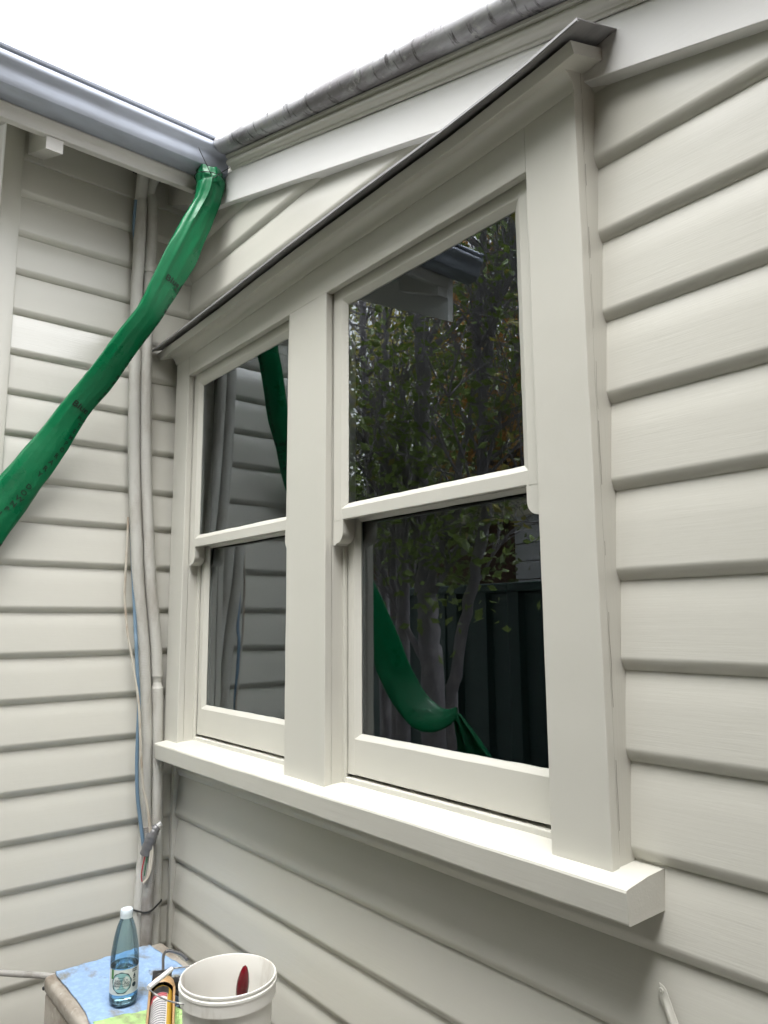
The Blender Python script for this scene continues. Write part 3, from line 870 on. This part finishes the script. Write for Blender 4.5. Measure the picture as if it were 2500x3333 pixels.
# label wrapped round the lower body; angle 0 faces the camera
view_an = math.atan2(CAM.y - bc.y, CAM.x - bc.x)
def lab(u, z, out): 
    """u metres to the right of the label's centre"""
    an = view_an + u / 0.0345
    r = 0.0343 + out
    return bc + Vector((r * math.cos(an), r * math.sin(an), z))
LABW = mat('white_label', (0.62, 0.67, 0.68), 0.45)
LABT = mat('teal_label_disc', (0.26, 0.46, 0.50), 0.45)
LABN = mat('navy_label_ink', (0.012, 0.035, 0.055), 0.5)
LABG = mat('green_label_leaf', (0.05, 0.20, 0.04), 0.5)
lb = None
mb = MB()
us = [(-0.092 + 0.184 * k / 60) for k in range(61)]
mb.grid([[lab(u, z, 0.0004) for u in us] for z in (0.030, 0.050, 0.070, 0.088)])
lb = mb.build('label', LABW, bot, sharp=None)
def patch(name, m_, polys, out, par):
    V, F = [], []
    for poly in polys:
        b = len(V)
        V += [tuple(lab(u, z, out)) for u, z in poly]
        F.append(tuple(range(b, b + len(poly))))
    return mesh_obj(name, V, F, m_, par)
def strips(u0, u1, z0, z1, n=6):
    return [[(u0 + (u1 - u0) * k / n, z0), (u0 + (u1 - u0) * (k + 1) / n, z0), (u0 + (u1 - u0) * (k + 1) / n, z1), (u0 + (u1 - u0) * k / n, z1)] for k in range(n)]
def disc(cu, cz, r, n=40, inner=0.0, wob=0.0):
    P = []
    for k in range(n):
        a, b_ = 2 * math.pi * k / n, 2 * math.pi * (k + 1) / n
        ra = r * (1 + wob * math.sin(a * 9)); rb = r * (1 + wob * math.sin(b_ * 9))
        if inner: P.append([(cu + inner * math.cos(a), cz + inner * math.sin(a)), (cu + ra * math.cos(a), cz + ra * math.sin(a)), (cu + rb * math.cos(b_), cz + rb * math.sin(b_)), (cu + inner * math.cos(b_), cz + inner * math.sin(b_))])
        else: P.append([(cu, cz), (cu + ra * math.cos(a), cz + ra * math.sin(a)), (cu + rb * math.cos(b_), cz + rb * math.sin(b_))])
    return P
CU = -0.006
patch('label_disc', LABT, disc(CU, 0.058, 0.0225), 0.0008, lb)
patch('label_ring', LABN, disc(CU, 0.058, 0.0245, 60, 0.0225, 0.03) + strips(0.020, 0.034, 0.079, 0.086) + disc(0.026, 0.049, 0.0055)
      + [[(0.0225, 0.067), (0.0305, 0.067), (0.0265, 0.076)]] + strips(0.0225, 0.0305, 0.0635, 0.0655) + strips(0.0225, 0.0305, 0.0595, 0.0603) + strips(0.0225, 0.0305, 0.0575, 0.0583)
      + strips(CU - 0.010, CU + 0.010, 0.0445, 0.0453) + strips(CU - 0.009, CU + 0.009, 0.0692, 0.0705), 0.0009, lb)
patch('label_leaf', LABG, strips(-0.0345, -0.0270, 0.066, 0.088), 0.0008, lb)
patch('label_leaf', LABG, strips(0.060, 0.078, 0.062, 0.088), 0.0008, lb)
L = Lettering()
def lab_text(txt, size, cz, cu=CU, out=0.0013):
    V, F = text_tris(txt)
    wd = max(v[0] for v in V) * size
    L.add(txt, size, lambda x, y: lab(x + cu - wd / 2, y + cz, out))
lab_text('LIGHTLY', 0.0080, 0.0610)
lab_text('SPARKLING', 0.0076, 0.0548)
lab_text('SPRING WATER', 0.0058, 0.0492)
lab_text('0', 0.006, 0.047, 0.026)
L.build('label_lettering', LABN, lb)
L = Lettering()
lab_text('500ml', 0.0058, 0.0808, 0.027, 0.0014)
L.build('label_lettering', LABW, lb)

# caulking gun lying on the cloths, muzzle towards the camera
gun = thing('caulking_gun', (0.60, -0.285, CZ + 0.012), 'orange half barrel caulking gun holding a printed sealant cartridge, rod hooked at its back', 'caulking gun')
ORG = mat('worn_orange_frame', (0.43, 0.27, 0.13), 0.45, bump=[((80, 80, 80), 3, 0.2, 0.001)], var=[((25, 25, 25), (0.42, 0.30, 0.19), 0.5, 0.72), ((60, 60, 60), (0.10, 0.07, 0.05), 0.70, 0.74)])
GBLK = mat('black_painted_steel', (0.014, 0.014, 0.015), 0.35, bump=[((90, 90, 90), 3, 0.3, 0.002)], var=[((70, 70, 70), (0.12, 0.12, 0.12), 0.66, 0.72)])
STEEL = mat('dull_steel_rod', (0.16, 0.16, 0.165), 0.35, 0.7)
YEL = mat('yellow_cartridge', (0.55, 0.34, 0.02), 0.4)
CWHT = mat('cartridge_white', (0.62, 0.60, 0.59), 0.4)
CRED = mat('cartridge_red', (0.36, 0.03, 0.05), 0.4)
CGRY = mat('cartridge_small_print', (0.16, 0.16, 0.165), 0.5, var=[((300, 300, 300), (0.34, 0.34, 0.35), 0.45, 0.6)])
AX0, AX1 = Vector((0.560, -0.268, 0.638)), Vector((0.800, -0.376, 0.638))
gd = (AX1 - AX0).normalized()
gr = Vector((-gd.y, gd.x, 0)).normalized()                # towards the window wall (right in the picture)
gu = Vector((0, 0, 1))
def gpt(t, an, r): return AX0 + gd * t + (gr * math.cos(an) + gu * math.sin(an)) * r
GL = (AX1 - AX0).length
mb = MB()                                               # trough: open at the top, closed cap at the back
ans = [R_(158 + k * (382 - 158) / 22) for k in range(23)]
outer = [[gpt(t, a, 0.0310) for a in ans] for t in (0.012, 0.05, 0.12, GL)]
inner = [[gpt(t, a, 0.0292) for a in ans] for t in (0.012, 0.05, 0.12, GL)]
O_ = mb.grid(outer); I_ = mb.grid(inner)
for i in range(3):
    for e in (0, -1): mb.face([O_[i][e], O_[i + 1][e], I_[i + 1][e], I_[i][e]])
for j in range(22): mb.face([O_[0][j], O_[0][j + 1], I_[0][j + 1], I_[0][j]]); mb.face([O_[3][j], O_[3][j + 1], I_[3][j + 1], I_[3][j]])
for sgn in (0, 1):                                       # rails along the open edge
    a = ans[0] if sgn == 0 else ans[-1]
    mb.tube([gpt(t, a, 0.0312) for t in (0.030, 0.06, 0.12, GL)], 0.0030, 8)
rows = [[gpt(0.0, 2 * math.pi * j / 32, r) for j in range(32)] for r in (0.0001, 0.020, 0.029)] + [[gpt(t, 2 * math.pi * j / 32, r) for j in range(32)] for (t, r) in ((0.002, 0.0315), (0.020, 0.0325), (0.034, 0.0322), (0.036, 0.0300), (0.020, 0.029))]
mb.grid(rows, close_v=True)
mb.build('barrel_frame', ORG, gun, sharp=45)
mb = MB()
mb.lathe(AX0, [(0.0, 0.040), (0.0235, 0.040), (0.0250, 0.044), (0.0250, GL)], 36, axis=gd)
crt = mb.build('cartridge', YEL, gun, sharp=45)
def cpt(t, an, out=0.0): return AX0 + gd * t + (gr * math.cos(an) + gu * math.sin(an)) * (0.0250 + out)
def cpatch(name, m_, t0, t1, a0, a1, out, n=14):
    mb = MB(); mb.grid([[cpt(t, R_(a0 + (a1 - a0) * k / n), out) for k in range(n + 1)] for t in (t0, (t0 + t1) / 2, t1)]); return mb.build(name, m_, crt, sharp=None)
cpatch('cartridge_band', GBLK, 0.046, 0.079, 50, 200, 0.0004)
cpatch('cartridge_label', CWHT, 0.079, GL, 58, 205, 0.0004)
mb = MB()
for (t0, t1) in ((0.081, 0.088), (0.090, 0.097)): mb.grid([[cpt(t, R_(60 + 135 * k / 14), 0.0008) for k in range(15)] for t in (t0, t1)])
mb.grid([[cpt(t, R_(140 + 50 * k / 8), 0.0008) for k in range(9)] for t in (0.098, 0.106)])
mb.build('cartridge_stripe', CRED, crt, sharp=None)
mb = MB()
for k in range(14):
    t0 = 0.110 + k * 0.0108
    if t0 + 0.006 < GL: mb.grid([[cpt(t, R_(64 + (128 if k % 3 else 96) * q / 14), 0.0008) for q in range(15)] for t in (t0, t0 + 0.0066)])
mb.build('cartridge_small_print', CGRY, crt, sharp=None)
mb = MB()                                               # steel body behind the barrel, with trigger and handle lying to the right
def gbox(mb, t0, t1, r0, r1, u0, u1, bev=0.003):
    b2 = bmesh.new(); bmesh.ops.create_cube(b2, size=1)
    bmesh.ops.bevel(b2, geom=b2.edges[:], offset=0.06, segments=2, affect='EDGES', profile=0.5)
    for v in b2.verts:
        v.co = AX0 + gd * ((t0 + t1) / 2 + v.co.x * (t1 - t0)) + gr * ((r0 + r1) / 2 + v.co.y * (r1 - r0)) + gu * ((u0 + u1) / 2 + v.co.z * (u1 - u0))
    mb.merge(b2)
gbox(mb, -0.052, 0.001, -0.026, 0.022, -0.022, 0.022)
gbox(mb, -0.020, 0.010, 0.018, 0.060, -0.012, 0.014)
mb.build('body', GBLK, gun)
mb = MB()
P_ = [AX0 + gd * t + gr * r + gu * u for t, r, u in ((-0.008, 0.03, 0), (0.006, 0.06, 0), (0.012, 0.10, -0.002), (0.010, 0.13, -0.004))]
mb.tube(catmull(P_, 5), 0.0085, 10, flat=0.8)
mb.build('handle', GBLK, gun)
mb = MB()
P_ = [AX0 + gd * t + gr * r + gu * u for t, r, u in ((0.012, 0.028, -0.006), (0.034, 0.050, -0.008), (0.042, 0.080, -0.010), (0.036, 0.115, -0.012))]
mb.tube(catmull(P_, 5), 0.0065, 10, flat=0.8)
mb.build('trigger', GBLK, gun)
mb = MB()
mb.lathe(AX0 + gd * -0.012 + gr * 0.040 + gu * 0.0145, [(0.0, 0.003), (0.005, 0.002), (0.006, 0.0)], 12)
mb.build('rivet', STEEL, gun)
mb = MB()
zr = 0.648
mb.tube(catmull([(0.66, -0.312, zr), (0.56, -0.268, zr), (0.512, -0.247, zr), (0.461, -0.225, zr), (0.415, -0.205, zr), (0.398, -0.193, zr + .002), (0.400, -0.183, zr + .004), (0.421, -0.171, zr + .004), (0.446, -0.163, zr + .002), (0.474, -0.163, zr)], 6), 0.0040, 10)
mb.build('plunger_rod', STEEL, gun)

# white pail with its wire handle folded to the left, brush standing in it
PAIL = mat('scuffed_white_plastic', (0.66, 0.65, 0.61), 0.42, bump=[((40, 40, 40), 3, 0.12, 0.002)], var=[((14, 14, 3), (0.42, 0.385, 0.325), 0.58, 0.74), ((50, 50, 12), (0.30, 0.28, 0.25), 0.71, 0.78)])
BC = Vector((0.994, -0.315, CZ + 0.002))
pail = thing('plastic_pail', BC, 'white plastic pail with wire handle, open top, in front of the window wall', 'pail')
ZT = 0.83 - BC.z
mb = MB()
mb.lathe(BC, [(0.0, 0.0), (0.082, 0.0), (0.085, 0.003), (0.0905, ZT - 0.040), (0.0925, ZT - 0.040), (0.0975, ZT - 0.038), (0.0980, ZT - 0.016), (0.0995, ZT - 0.014), (0.0995, ZT - 0.0095), (0.0960, ZT - 0.0085), (0.0960, ZT - 0.006), (0.0975, ZT - 0.004), (0.0975, ZT - 0.001), (0.0960, ZT), (0.0945, ZT - 0.0005), (0.0935, ZT - 0.003), (0.0885, ZT - 0.040), (0.0830, 0.006), (0.0, 0.005)], 72)
mb.build('pail_body', PAIL, pail, sharp=35)
mb = MB()
hp = [(1.037, -0.392, .812), (1.029, -.397, .806), (.998, -.411, .803), (.965, -.431, .804), (.924, -.443, .806), (.896, -.442, .808), (.873, -.410, .808), (.851, -.377, .808), (.856, -.365, .810), (.868, -.350, .812), (.90, -.27, .813), (.938, -.228, .812)]
mb.tube(catmull(hp, 6), 0.0016, 8)
mb.build('wire_handle', mat('zinc_wire', (0.25, 0.25, 0.25), 0.4, 0.6, var=[((60, 60, 60), (0.6, 0.6, 0.58), 0.5, 0.6)]), pail)
mb = MB()
a, b = Vector((.8975, -.4445, .8085)), Vector((.850, -.3745, .8085))
mb.tube([a, a.lerp(b, .04), a.lerp(b, .5), b.lerp(a, .04), b], lambda i: 0.0052 if 0 < i < 4 else 0.0046, 14)
mb.build('handle_grip', mat('white_plastic_grip', (0.70, 0.70, 0.68), 0.4), pail)
br = thing('paint_brush', (0.975, -0.285, 0.62), 'paintbrush with a dark red pointed handle standing in the pail', 'brush')
b0, b1 = Vector((0.968, -0.288, 0.640)), Vector((1.047, -0.3055, 0.862))
mb = MB()
mb.lathe(b0, [(0.0, 0.0), (0.018, 0.002), (0.020, 0.05)], 16, axis=b1 - b0); mb.build('bristles', GBLK, br)
mb = MB()
LB = (b1 - b0).length
mb.lathe(b0, [(0.020, 0.05), (0.020, 0.095), (0.013, 0.120), (0.0105, 0.150), (0.0115, LB - 0.068)], 16, axis=b1 - b0)
mb.build('ferrule', mat('bare_brush_wood', (0.40, 0.33, 0.26), 0.6), br)
mb = MB()
mb.lathe(b0, [(0.0116, LB - 0.069), (0.0130, LB - 0.052), (0.0125, LB - 0.038), (0.0095, LB - 0.020), (0.0050, LB - 0.006), (0.0, LB)], 18, axis=b1 - b0)
mb.build('handle', mat('dark_red_lacquer', (0.17, 0.006, 0.014), 0.22, coat=0.4), br)

# painted metal stay screwed to the boards below the sill
stay = thing('metal_stay', (1.80, -0.012, 1.0), 'small painted metal stay screwed to the boards below the window sill', 'stay')
mb = MB()
sa, sb_ = Vector((1.798, -0.0165, 1.004)), Vector((1.850, -0.020, 0.885))
sdv = (sb_ - sa).normalized(); sr = Vector((sdv.z, 0, -sdv.x)).normalized() * -1
rows = []
for i in range(26):
    t = i / 25
    c = sa.lerp(sb_, t)
    hw = 0.0078 * min(1.0, math.sqrt(max(0.0, 1 - (1 - min(1, t * 9)) ** 2)) + 0.02)
    k = min(1, max(0, (t - 0.16) * 10))
    rows.append([c + sr * hw * u + Vector((0, -v, 0)) for u, v in ((-1, 0.0), (-1, 0.0016), (-0.55, 0.0020 + 0.0008 * k), (-0.28, 0.0022 + 0.0045 * k), (0.20, 0.0022 + 0.0045 * k), (0.5, 0.0020 + 0.0010 * k), (1, 0.0016), (1, 0.0))])
mb.grid(rows)
mb.build('strip', P_Z, stay, sharp=50)
mb = MB()
mb.lathe(sa + sdv * 0.010 + Vector((0, -0.0022, 0)), [(0.0042, 0.0), (0.0036, 0.0014), (0.0012, 0.0018), (0.0010, 0.0004), (0.0, 0.0002)], 14, axis=Vector((0, -1, 0)))
mb.build('screw', P_Z, stay)

# ------------------------------------------------------------------ side yard: fence, trees, neighbours (seen in the glass), then unseen light blockers
FEN = mat('dark_green_sheet_fence', (0.012, 0.040, 0.034), 0.5)
fen = thing('sheet_fence', (0, -2.72, 0), 'dark green ribbed metal fence reflected in the lower right pane', 'fence')
mb = MB()
fx, x = [], -7.0
while x < 4.2:
    fx += [(x, -2.70), (x + 0.13, -2.70), (x + 0.155, -2.735), (x + 0.235, -2.735), (x + 0.26, -2.70)]
    x += 0.29
mb.grid([[(a, b, z) for a, b in fx] for z in (0.03, 1.74)], smooth=False)
mb.grid([[(a, b - 0.002, z) for a, b in fx] for z in (0.03, 1.74)], smooth=False)
mb.build('fence_sheet', FEN, fen)
mb = MB(); mb.box(-7, 4.2, -2.755, -2.675, 1.735, 1.795, 0.006); mb.build('top_rail', FEN, fen)
for x in (-6.2, -3.85, -1.5, 0.85, 3.2):
    mb = MB(); mb.box(x - 0.03, x + 0.03, -2.765, -2.69, 0, 1.78, 0.004); mb.build('post', FEN, fen)

BARK = mat('grey_bark', (0.24, 0.225, 0.24), 0.9, bump=[((60, 60, 14), 4, 0.8, 0.01)], var=[((20, 20, 9), (0.36, 0.345, 0.35), 0.5, 0.75)])
def leaf_mat(name, c1, c2):
    M = mat(name, c1, 0.36, spec=0.6, var=[((3.1, 3.1, 3.1), c2, 0.42, 0.62), ((40, 40, 40), tuple(min(1, c * 1.7) for c in c1), 0.56, 0.66)])
    t = M.node_tree
    tr = t.nodes.new('ShaderNodeBsdfTranslucent'); tr.inputs[0].default_value = (c1[0] * 1.3, c1[1] * 1.3, c1[2], 1)
    mx = t.nodes.new('ShaderNodeMixShader'); mx.inputs[0].default_value = 0.28
    t.links.new(t.nodes['Principled BSDF'].outputs[0], mx.inputs[1]); t.links.new(tr.outputs[0], mx.inputs[2])
    t.links.new(mx.outputs[0], t.nodes['Material Output'].inputs[0])
    return M
LEAF = leaf_mat('fresh_green_leaf', (0.20, 0.27, 0.08), (0.13, 0.19, 0.06))
OLIVE = leaf_mat('olive_leaf', (0.33, 0.30, 0.085), (0.22, 0.22, 0.06))
DKLEAF = leaf_mat('dark_leaf', (0.13, 0.16, 0.06), (0.07, 0.095, 0.045))
TAN = leaf_mat('rusty_autumn_leaf', (0.50, 0.28, 0.09), (0.36, 0.22, 0.08))
def leaf_cloud(rng, pts, n, spread, size, asp=1.7):
    V, F = [], []
    for _ in range(n):
        p = rng.choice(pts)
        c = Vector(p) + Vector((rng.gauss(0, 1), rng.gauss(0, 1), rng.gauss(0, 1))) * spread
        d = Vector((rng.gauss(0, 1), rng.gauss(0, 1), rng.gauss(0, 0.7))).normalized()
        e = d.orthogonal().normalized()
        e = (e * math.cos(rng.random() * 6.3) + d.cross(e) * math.sin(rng.random() * 6.3)).normalized()
        s = size * rng.uniform(0.6, 1.3)
        b = len(V)
        n_ = d.cross(e) * s * 0.15
        V += [tuple(c - d * s * asp / 2), tuple(c + e * s / 2 - n_), tuple(c + d * s * asp / 2), tuple(c - e * s / 2 - n_)]
        F += [(b, b + 1, b + 2), (b, b + 2, b + 3)]
    return V, F
def twig(mb, rng, p, d, ln, r, depth, tips):
    pts = [p]
    q, dd = p.copy(), d.copy()
    for k in range(4):
        dd = (dd + Vector((rng.gauss(0, .16), rng.gauss(0, .16), rng.gauss(0.05, .12)))).normalized()
        q = q + dd * ln / 4
        pts.append(q.copy())
    mb.tube(pts, lambda i: r * (1 - 0.6 * i / 4), 5, caps=False)
    tips.append(q)
    if depth > 0:
        for k in range(rng.randint(2, 4)):
            b = pts[rng.randint(1, 4)]
            nd = (dd + Vector((rng.gauss(0, .55), rng.gauss(0, .55), rng.gauss(.15, .4)))).normalized()
            twig(mb, rng, b, nd, ln * rng.uniform(.5, .8), r * 0.55, depth - 1, tips)
def tree(seed, stems, label, leafm, nleaf, lsize, twigs, extra=(), spread=0.12):
    """stems: list of (points, base radius)"""
    rng = random.Random(seed)
    root = thing('slender_tree', (stems[0][0][0][0], stems[0][0][0][1], 0), label, 'tree', 'trees along the green fence')
    mb = MB(); tips = []
    for pts, r in stems:
        P = catmull(pts, 5)
        P = [p + Vector((rng.gauss(0, .006), rng.gauss(0, .006), 0)) for p in P]
        n = len(P)
        mb.tube(P, lambda i: r * (1 - 0.55 * i / n) * (1 + 0.06 * math.sin(i * 1.9)), 9, caps=True)
        for k in range(twigs):
            i = rng.randint(int(n * 0.3), n - 1)
            d = Vector((rng.gauss(0, .7), rng.gauss(0, .5), rng.uniform(.3, 1.1))).normalized()
            twig(mb, rng, P[i], d, rng.uniform(.28, .75), r * 0.30, 2, tips)
    mb.build('trunk', BARK, root, sharp=None)
    pts = [t for t in tips if rng.random() < 0.45] + [Vector(e) for e in extra for _ in range(8)]
    V, F = leaf_cloud(rng, pts, nleaf, spread, lsize)
    mesh_obj('crown', V, F, leafm, root)
    return root
Y0 = -2.0
def at(L_, y=Y0): return [(x, y + 0.0 * i, z) for i, (x, z) in enumerate(L_)]
tree(1, [(at([(-1.32, 0), (-1.34, 1.6), (-1.36, 2.4), (-1.40, 2.81), (-1.42, 3.13), (-1.44, 3.4), (-1.45, 3.9), (-1.48, 4.5)]), .040)], 'bare twiggy tree, far left of those in the right upper pane', OLIVE, 240, .032, 14)
tree(2, [(at([(-1.24, 0), (-1.23, 1.6), (-1.23, 2.58), (-1.23, 2.98), (-1.20, 3.31), (-1.18, 3.61), (-1.12, 4.3)]), .030), (at([(-1.24, 1.9), (-1.12, 2.76), (-1.06, 2.99), (-.86, 3.3), (-.7, 3.7)], -2.02), .014)], 'thin tree forked low, second from left in the right upper pane', LEAF, 300, .036, 11, extra=[(-.98, -1.95, 3.35), (-1.05, -2, 2.5)])
tree(3, [(at([(-.86, 0), (-.88, 1.16), (-.90, 1.44), (-.92, 1.68), (-.90, 2.0), (-.86, 2.42), (-.85, 2.8), (-.83, 3.23), (-.83, 3.6), (-.82, 4.4)]), .078), (at([(-.92, 1.72), (-.95, 1.93), (-.98, 2.2), (-1.05, 2.6), (-1.1, 3.0)], -2.04), .05), (at([(-.88, 1.72), (-.77, 1.96), (-.61, 2.19), (-.48, 2.50), (-.38, 2.78), (-.33, 3.1)], -1.98), .030), (at([(-.90, 1.3), (-1.16, 1.65), (-1.08, 1.93), (-1.0, 2.3)], -1.96), .022)], 'stout many stemmed tree with dark trunk in the middle of the right window reflection', LEAF, 1700, .040, 10, extra=[(-.72, -1.92, 1.88), (-.60, -1.95, 2.0), (-.66, -1.9, 1.63), (-.50, -1.95, 2.05), (-.8, -1.9, 2.6), (-.6, -1.95, 2.75), (-.45, -1.95, 2.9), (-.9, -1.9, 2.55)])
tree(4, [(at([(-.70, 0), (-.71, 1.05), (-.69, 1.17), (-.60, 1.52), (-.49, 1.86), (-.38, 2.2), (-.33, 2.42), (-.35, 2.77), (-.36, 3.13), (-.32, 3.44), (-.28, 3.8), (-.22, 4.6)]), .040), (at([(-.34, 2.85), (-.31, 3.0), (-.25, 3.32), (-.13, 3.6), (-.02, 4.2)], -2.03), .028), (at([(-.31, 2.5), (-.29, 2.76), (-.23, 3.05), (-.15, 3.29), (.02, 3.7)], -1.97), .022), (at([(-.30, 2.3), (-.18, 2.61), (-.04, 2.87), (.1, 3.2)], -1.96), .014)], 'leaning tree with forked top at the right of the right window reflection', LEAF, 1500, .040, 18, extra=[(-.32, -1.95, 2.02), (-.44, -1.95, 1.72), (-.22, -1.95, 2.1), (-.15, -1.95, 2.9), (-.05, -1.95, 2.75), (-.2, -1.95, 2.6), (-.02, -1.95, 3.1)])
tree(5, [(at([(.42, 0), (.40, 1.4), (.36, 2.4), (.30, 3.2), (.32, 4.2)], -2.1), .035)], 'twiggy tree in the side yard, nearest the camera end', OLIVE, 300, .035, 12)
mb = MB()                                               # sawn stump
mb.tube([(-1.14, -1.98, 0), (-1.12, -1.98, 1.6), (-1.11, -1.97, 2.50), (-1.125, -1.93, 2.60)], lambda i: 0.05 - 0.004 * i, 12)
stp = thing('sawn_tree', (-1.14, -1.98, 0), 'sawn off trunk with pale cut face among the trees in the glass', 'tree')
mb.build('trunk', BARK, stp)
mb = MB(); mb.lathe((-1.125, -1.929, 2.601), [(0.0, 0.001), (0.038, 0.001)], 16, axis=Vector((-.1, .5, .9)), caps=False)
mb.build('cut_face', mat('pale_sawn_wood', (0.45, 0.38, 0.30), 0.8), stp)

def big_tree(seed, base, h, R, label, leafm, n, size, trunk_r, zlo=0.35, gaps=0.5, name='leafy_tree'):
    rng = random.Random(seed)
    root = thing(name, (base[0], base[1], 0), label, 'tree')
    mb = MB(); B = Vector((base[0], base[1], 0)); tips = []
    mb.tube([B, B + Vector((.1, 0, h * .3)), B + Vector((0, .1, h * .6)), B + Vector((.1, 0, h * .92))], lambda i: trunk_r * (1 - .25 * i), 9)
    for k in range(34):
        z = rng.uniform(zlo, .95) * h
        a = rng.uniform(0, 6.283)
        rr = R * math.sqrt(max(.1, 1 - ((z / h - .62) / .5) ** 2)) * rng.uniform(.45, 1)
        e = B + Vector((math.cos(a) * rr, math.sin(a) * rr, z))
        s = B + Vector((0, 0, z * .72))
        mb.tube([s, s.lerp(e, .5) + Vector((0, 0, .08 * h * rng.random())), e], lambda i: trunk_r * .28 * (1 - .4 * i), 5, caps=False)
        for q in range(5): tips.append(s.lerp(e, rng.uniform(.5, 1.08)))
    mb.build('trunk', BARK, root, sharp=None)
    V, F = leaf_cloud(rng, tips, n, R * 0.16 * gaps * 2, size)
    mesh_obj('crown', V, F, leafm, root)
big_tree(11, (-6.6, -6.4), 8.8, 1.9, 'tall fine leaved tree letting sky through, left of the reflected view', OLIVE, 1900, .065, .16, gaps=.45)
big_tree(12, (-5.2, -6.6), 7.0, 1.5, 'olive green tree in the middle of the reflected view', OLIVE, 5200, .085, .15, zlo=.3, gaps=.55)
big_tree(13, (-3.95, -6.0), 7.6, 1.1, 'rusty brown leaved tree seen beyond the eave in the glass', TAN, 3600, .085, .15, gaps=.6)
big_tree(14, (-2.3, -5.8), 8.2, 1.9, 'dark leafy tree at the right of the reflected view', DKLEAF, 2600, .07, .16, zlo=.45, gaps=.55)
big_tree(15, (-3.5, -4.2), 4.5, 1.2, 'dark bushy tree close behind the green fence', DKLEAF, 4200, .055, .10, zlo=.5, gaps=.7)
big_tree(17, (-8.8, -5.2), 7.5, 1.8, 'dark tree beyond the far end of the passage', DKLEAF, 1800, .075, .14, zlo=.3, gaps=.7)

BRICK = mat('brown_brick', (0.085, 0.052, 0.036), 0.85, var=[((4, 4, 14), (0.12, 0.065, 0.045), 0.45, 0.6)])
CREAM = mat('cream_render', (0.62, 0.57, 0.46), 0.8)
WHT = mat('pale_grey_cladding', (0.50, 0.50, 0.52), 0.7)
nb = thing('neighbour_house', (-4, -5.5, 0), 'brown neighbouring house with cream eave band and pale cladding behind the fence', 'house')
mb = MB(); mb.box(-7.5, 0.5, -9.0, -5.0, 0, 2.64, 0); mb.build('wall', BRICK, nb)
mb = MB(); mb.box(-7.6, 0.6, -9.1, -4.92, 2.642, 2.90, 0.01); mb.build('eave_band', CREAM, nb)
mb = MB()
for k in range(7): mb.box(-2.72, -1.3, -4.99, -4.955, 1.4 + k * 0.19, 1.4 + k * 0.19 + 0.182, 0.004)
mb.build('pale_cladding', WHT, nb)
mb = MB(); mb.prism([(-4.8, 2.902), (-7.0, 4.0), (-9.2, 2.902)], lambda a, b, t: (t, a, b), [-7.7, 0.7]); mb.build('roof', mat('dark_roof_tiles', (0.03, 0.03, 0.033), 0.8), nb)
nb2 = thing('neighbour_house', (-3, -13, 0), 'two storey cream house far behind the trees', 'house')
mb = MB(); mb.box(-9.0, -0.5, -17, -12.5, 0, 7.4, 0); mb.build('wall', CREAM, nb2)
mb = MB(); mb.prism([(-12.0, 7.402), (-14.7, 9.0), (-17.5, 7.402)], lambda a, b, t: (t, a, b), [-9.4, -0.1]); mb.build('roof', mat('grey_roof_tiles', (0.06, 0.055, 0.055), 0.8), nb2)

hed = random.Random(77)  # unseen foliage mass added to hold back low sky light
root = thing('shade_hedge', (3.0, -2.4, 0), 'tall dark clipped hedge in front of the fence, added out of view to cut low sky light', 'shade_hedge')
pts = [(hed.uniform(.75, 8), hed.uniform(-2.6, -2.15), hed.uniform(.2, 4.4)) for _ in range(2200)]
V, F = leaf_cloud(hed, pts, 20000, .07, .13)
mesh_obj('foliage', V, F, DKLEAF, root)
blocker = thing('brick_light_blocker', (4.3, -1.2, 0), 'brown brick outbuilding added out of view to block light on the walls', 'building')  # unseen block added to keep light off the casing's outer side
mb = MB(); mb.box(3.45, 6.0, -2.4, -0.3, 0, 4.9, 0); mb.build('wall', BRICK, blocker)
mb = MB(); mb.box(3.38, 6.1, -2.5, -0.25, 4.902, 5.02, 0.01); mb.build('roof', ROOFM, blocker)
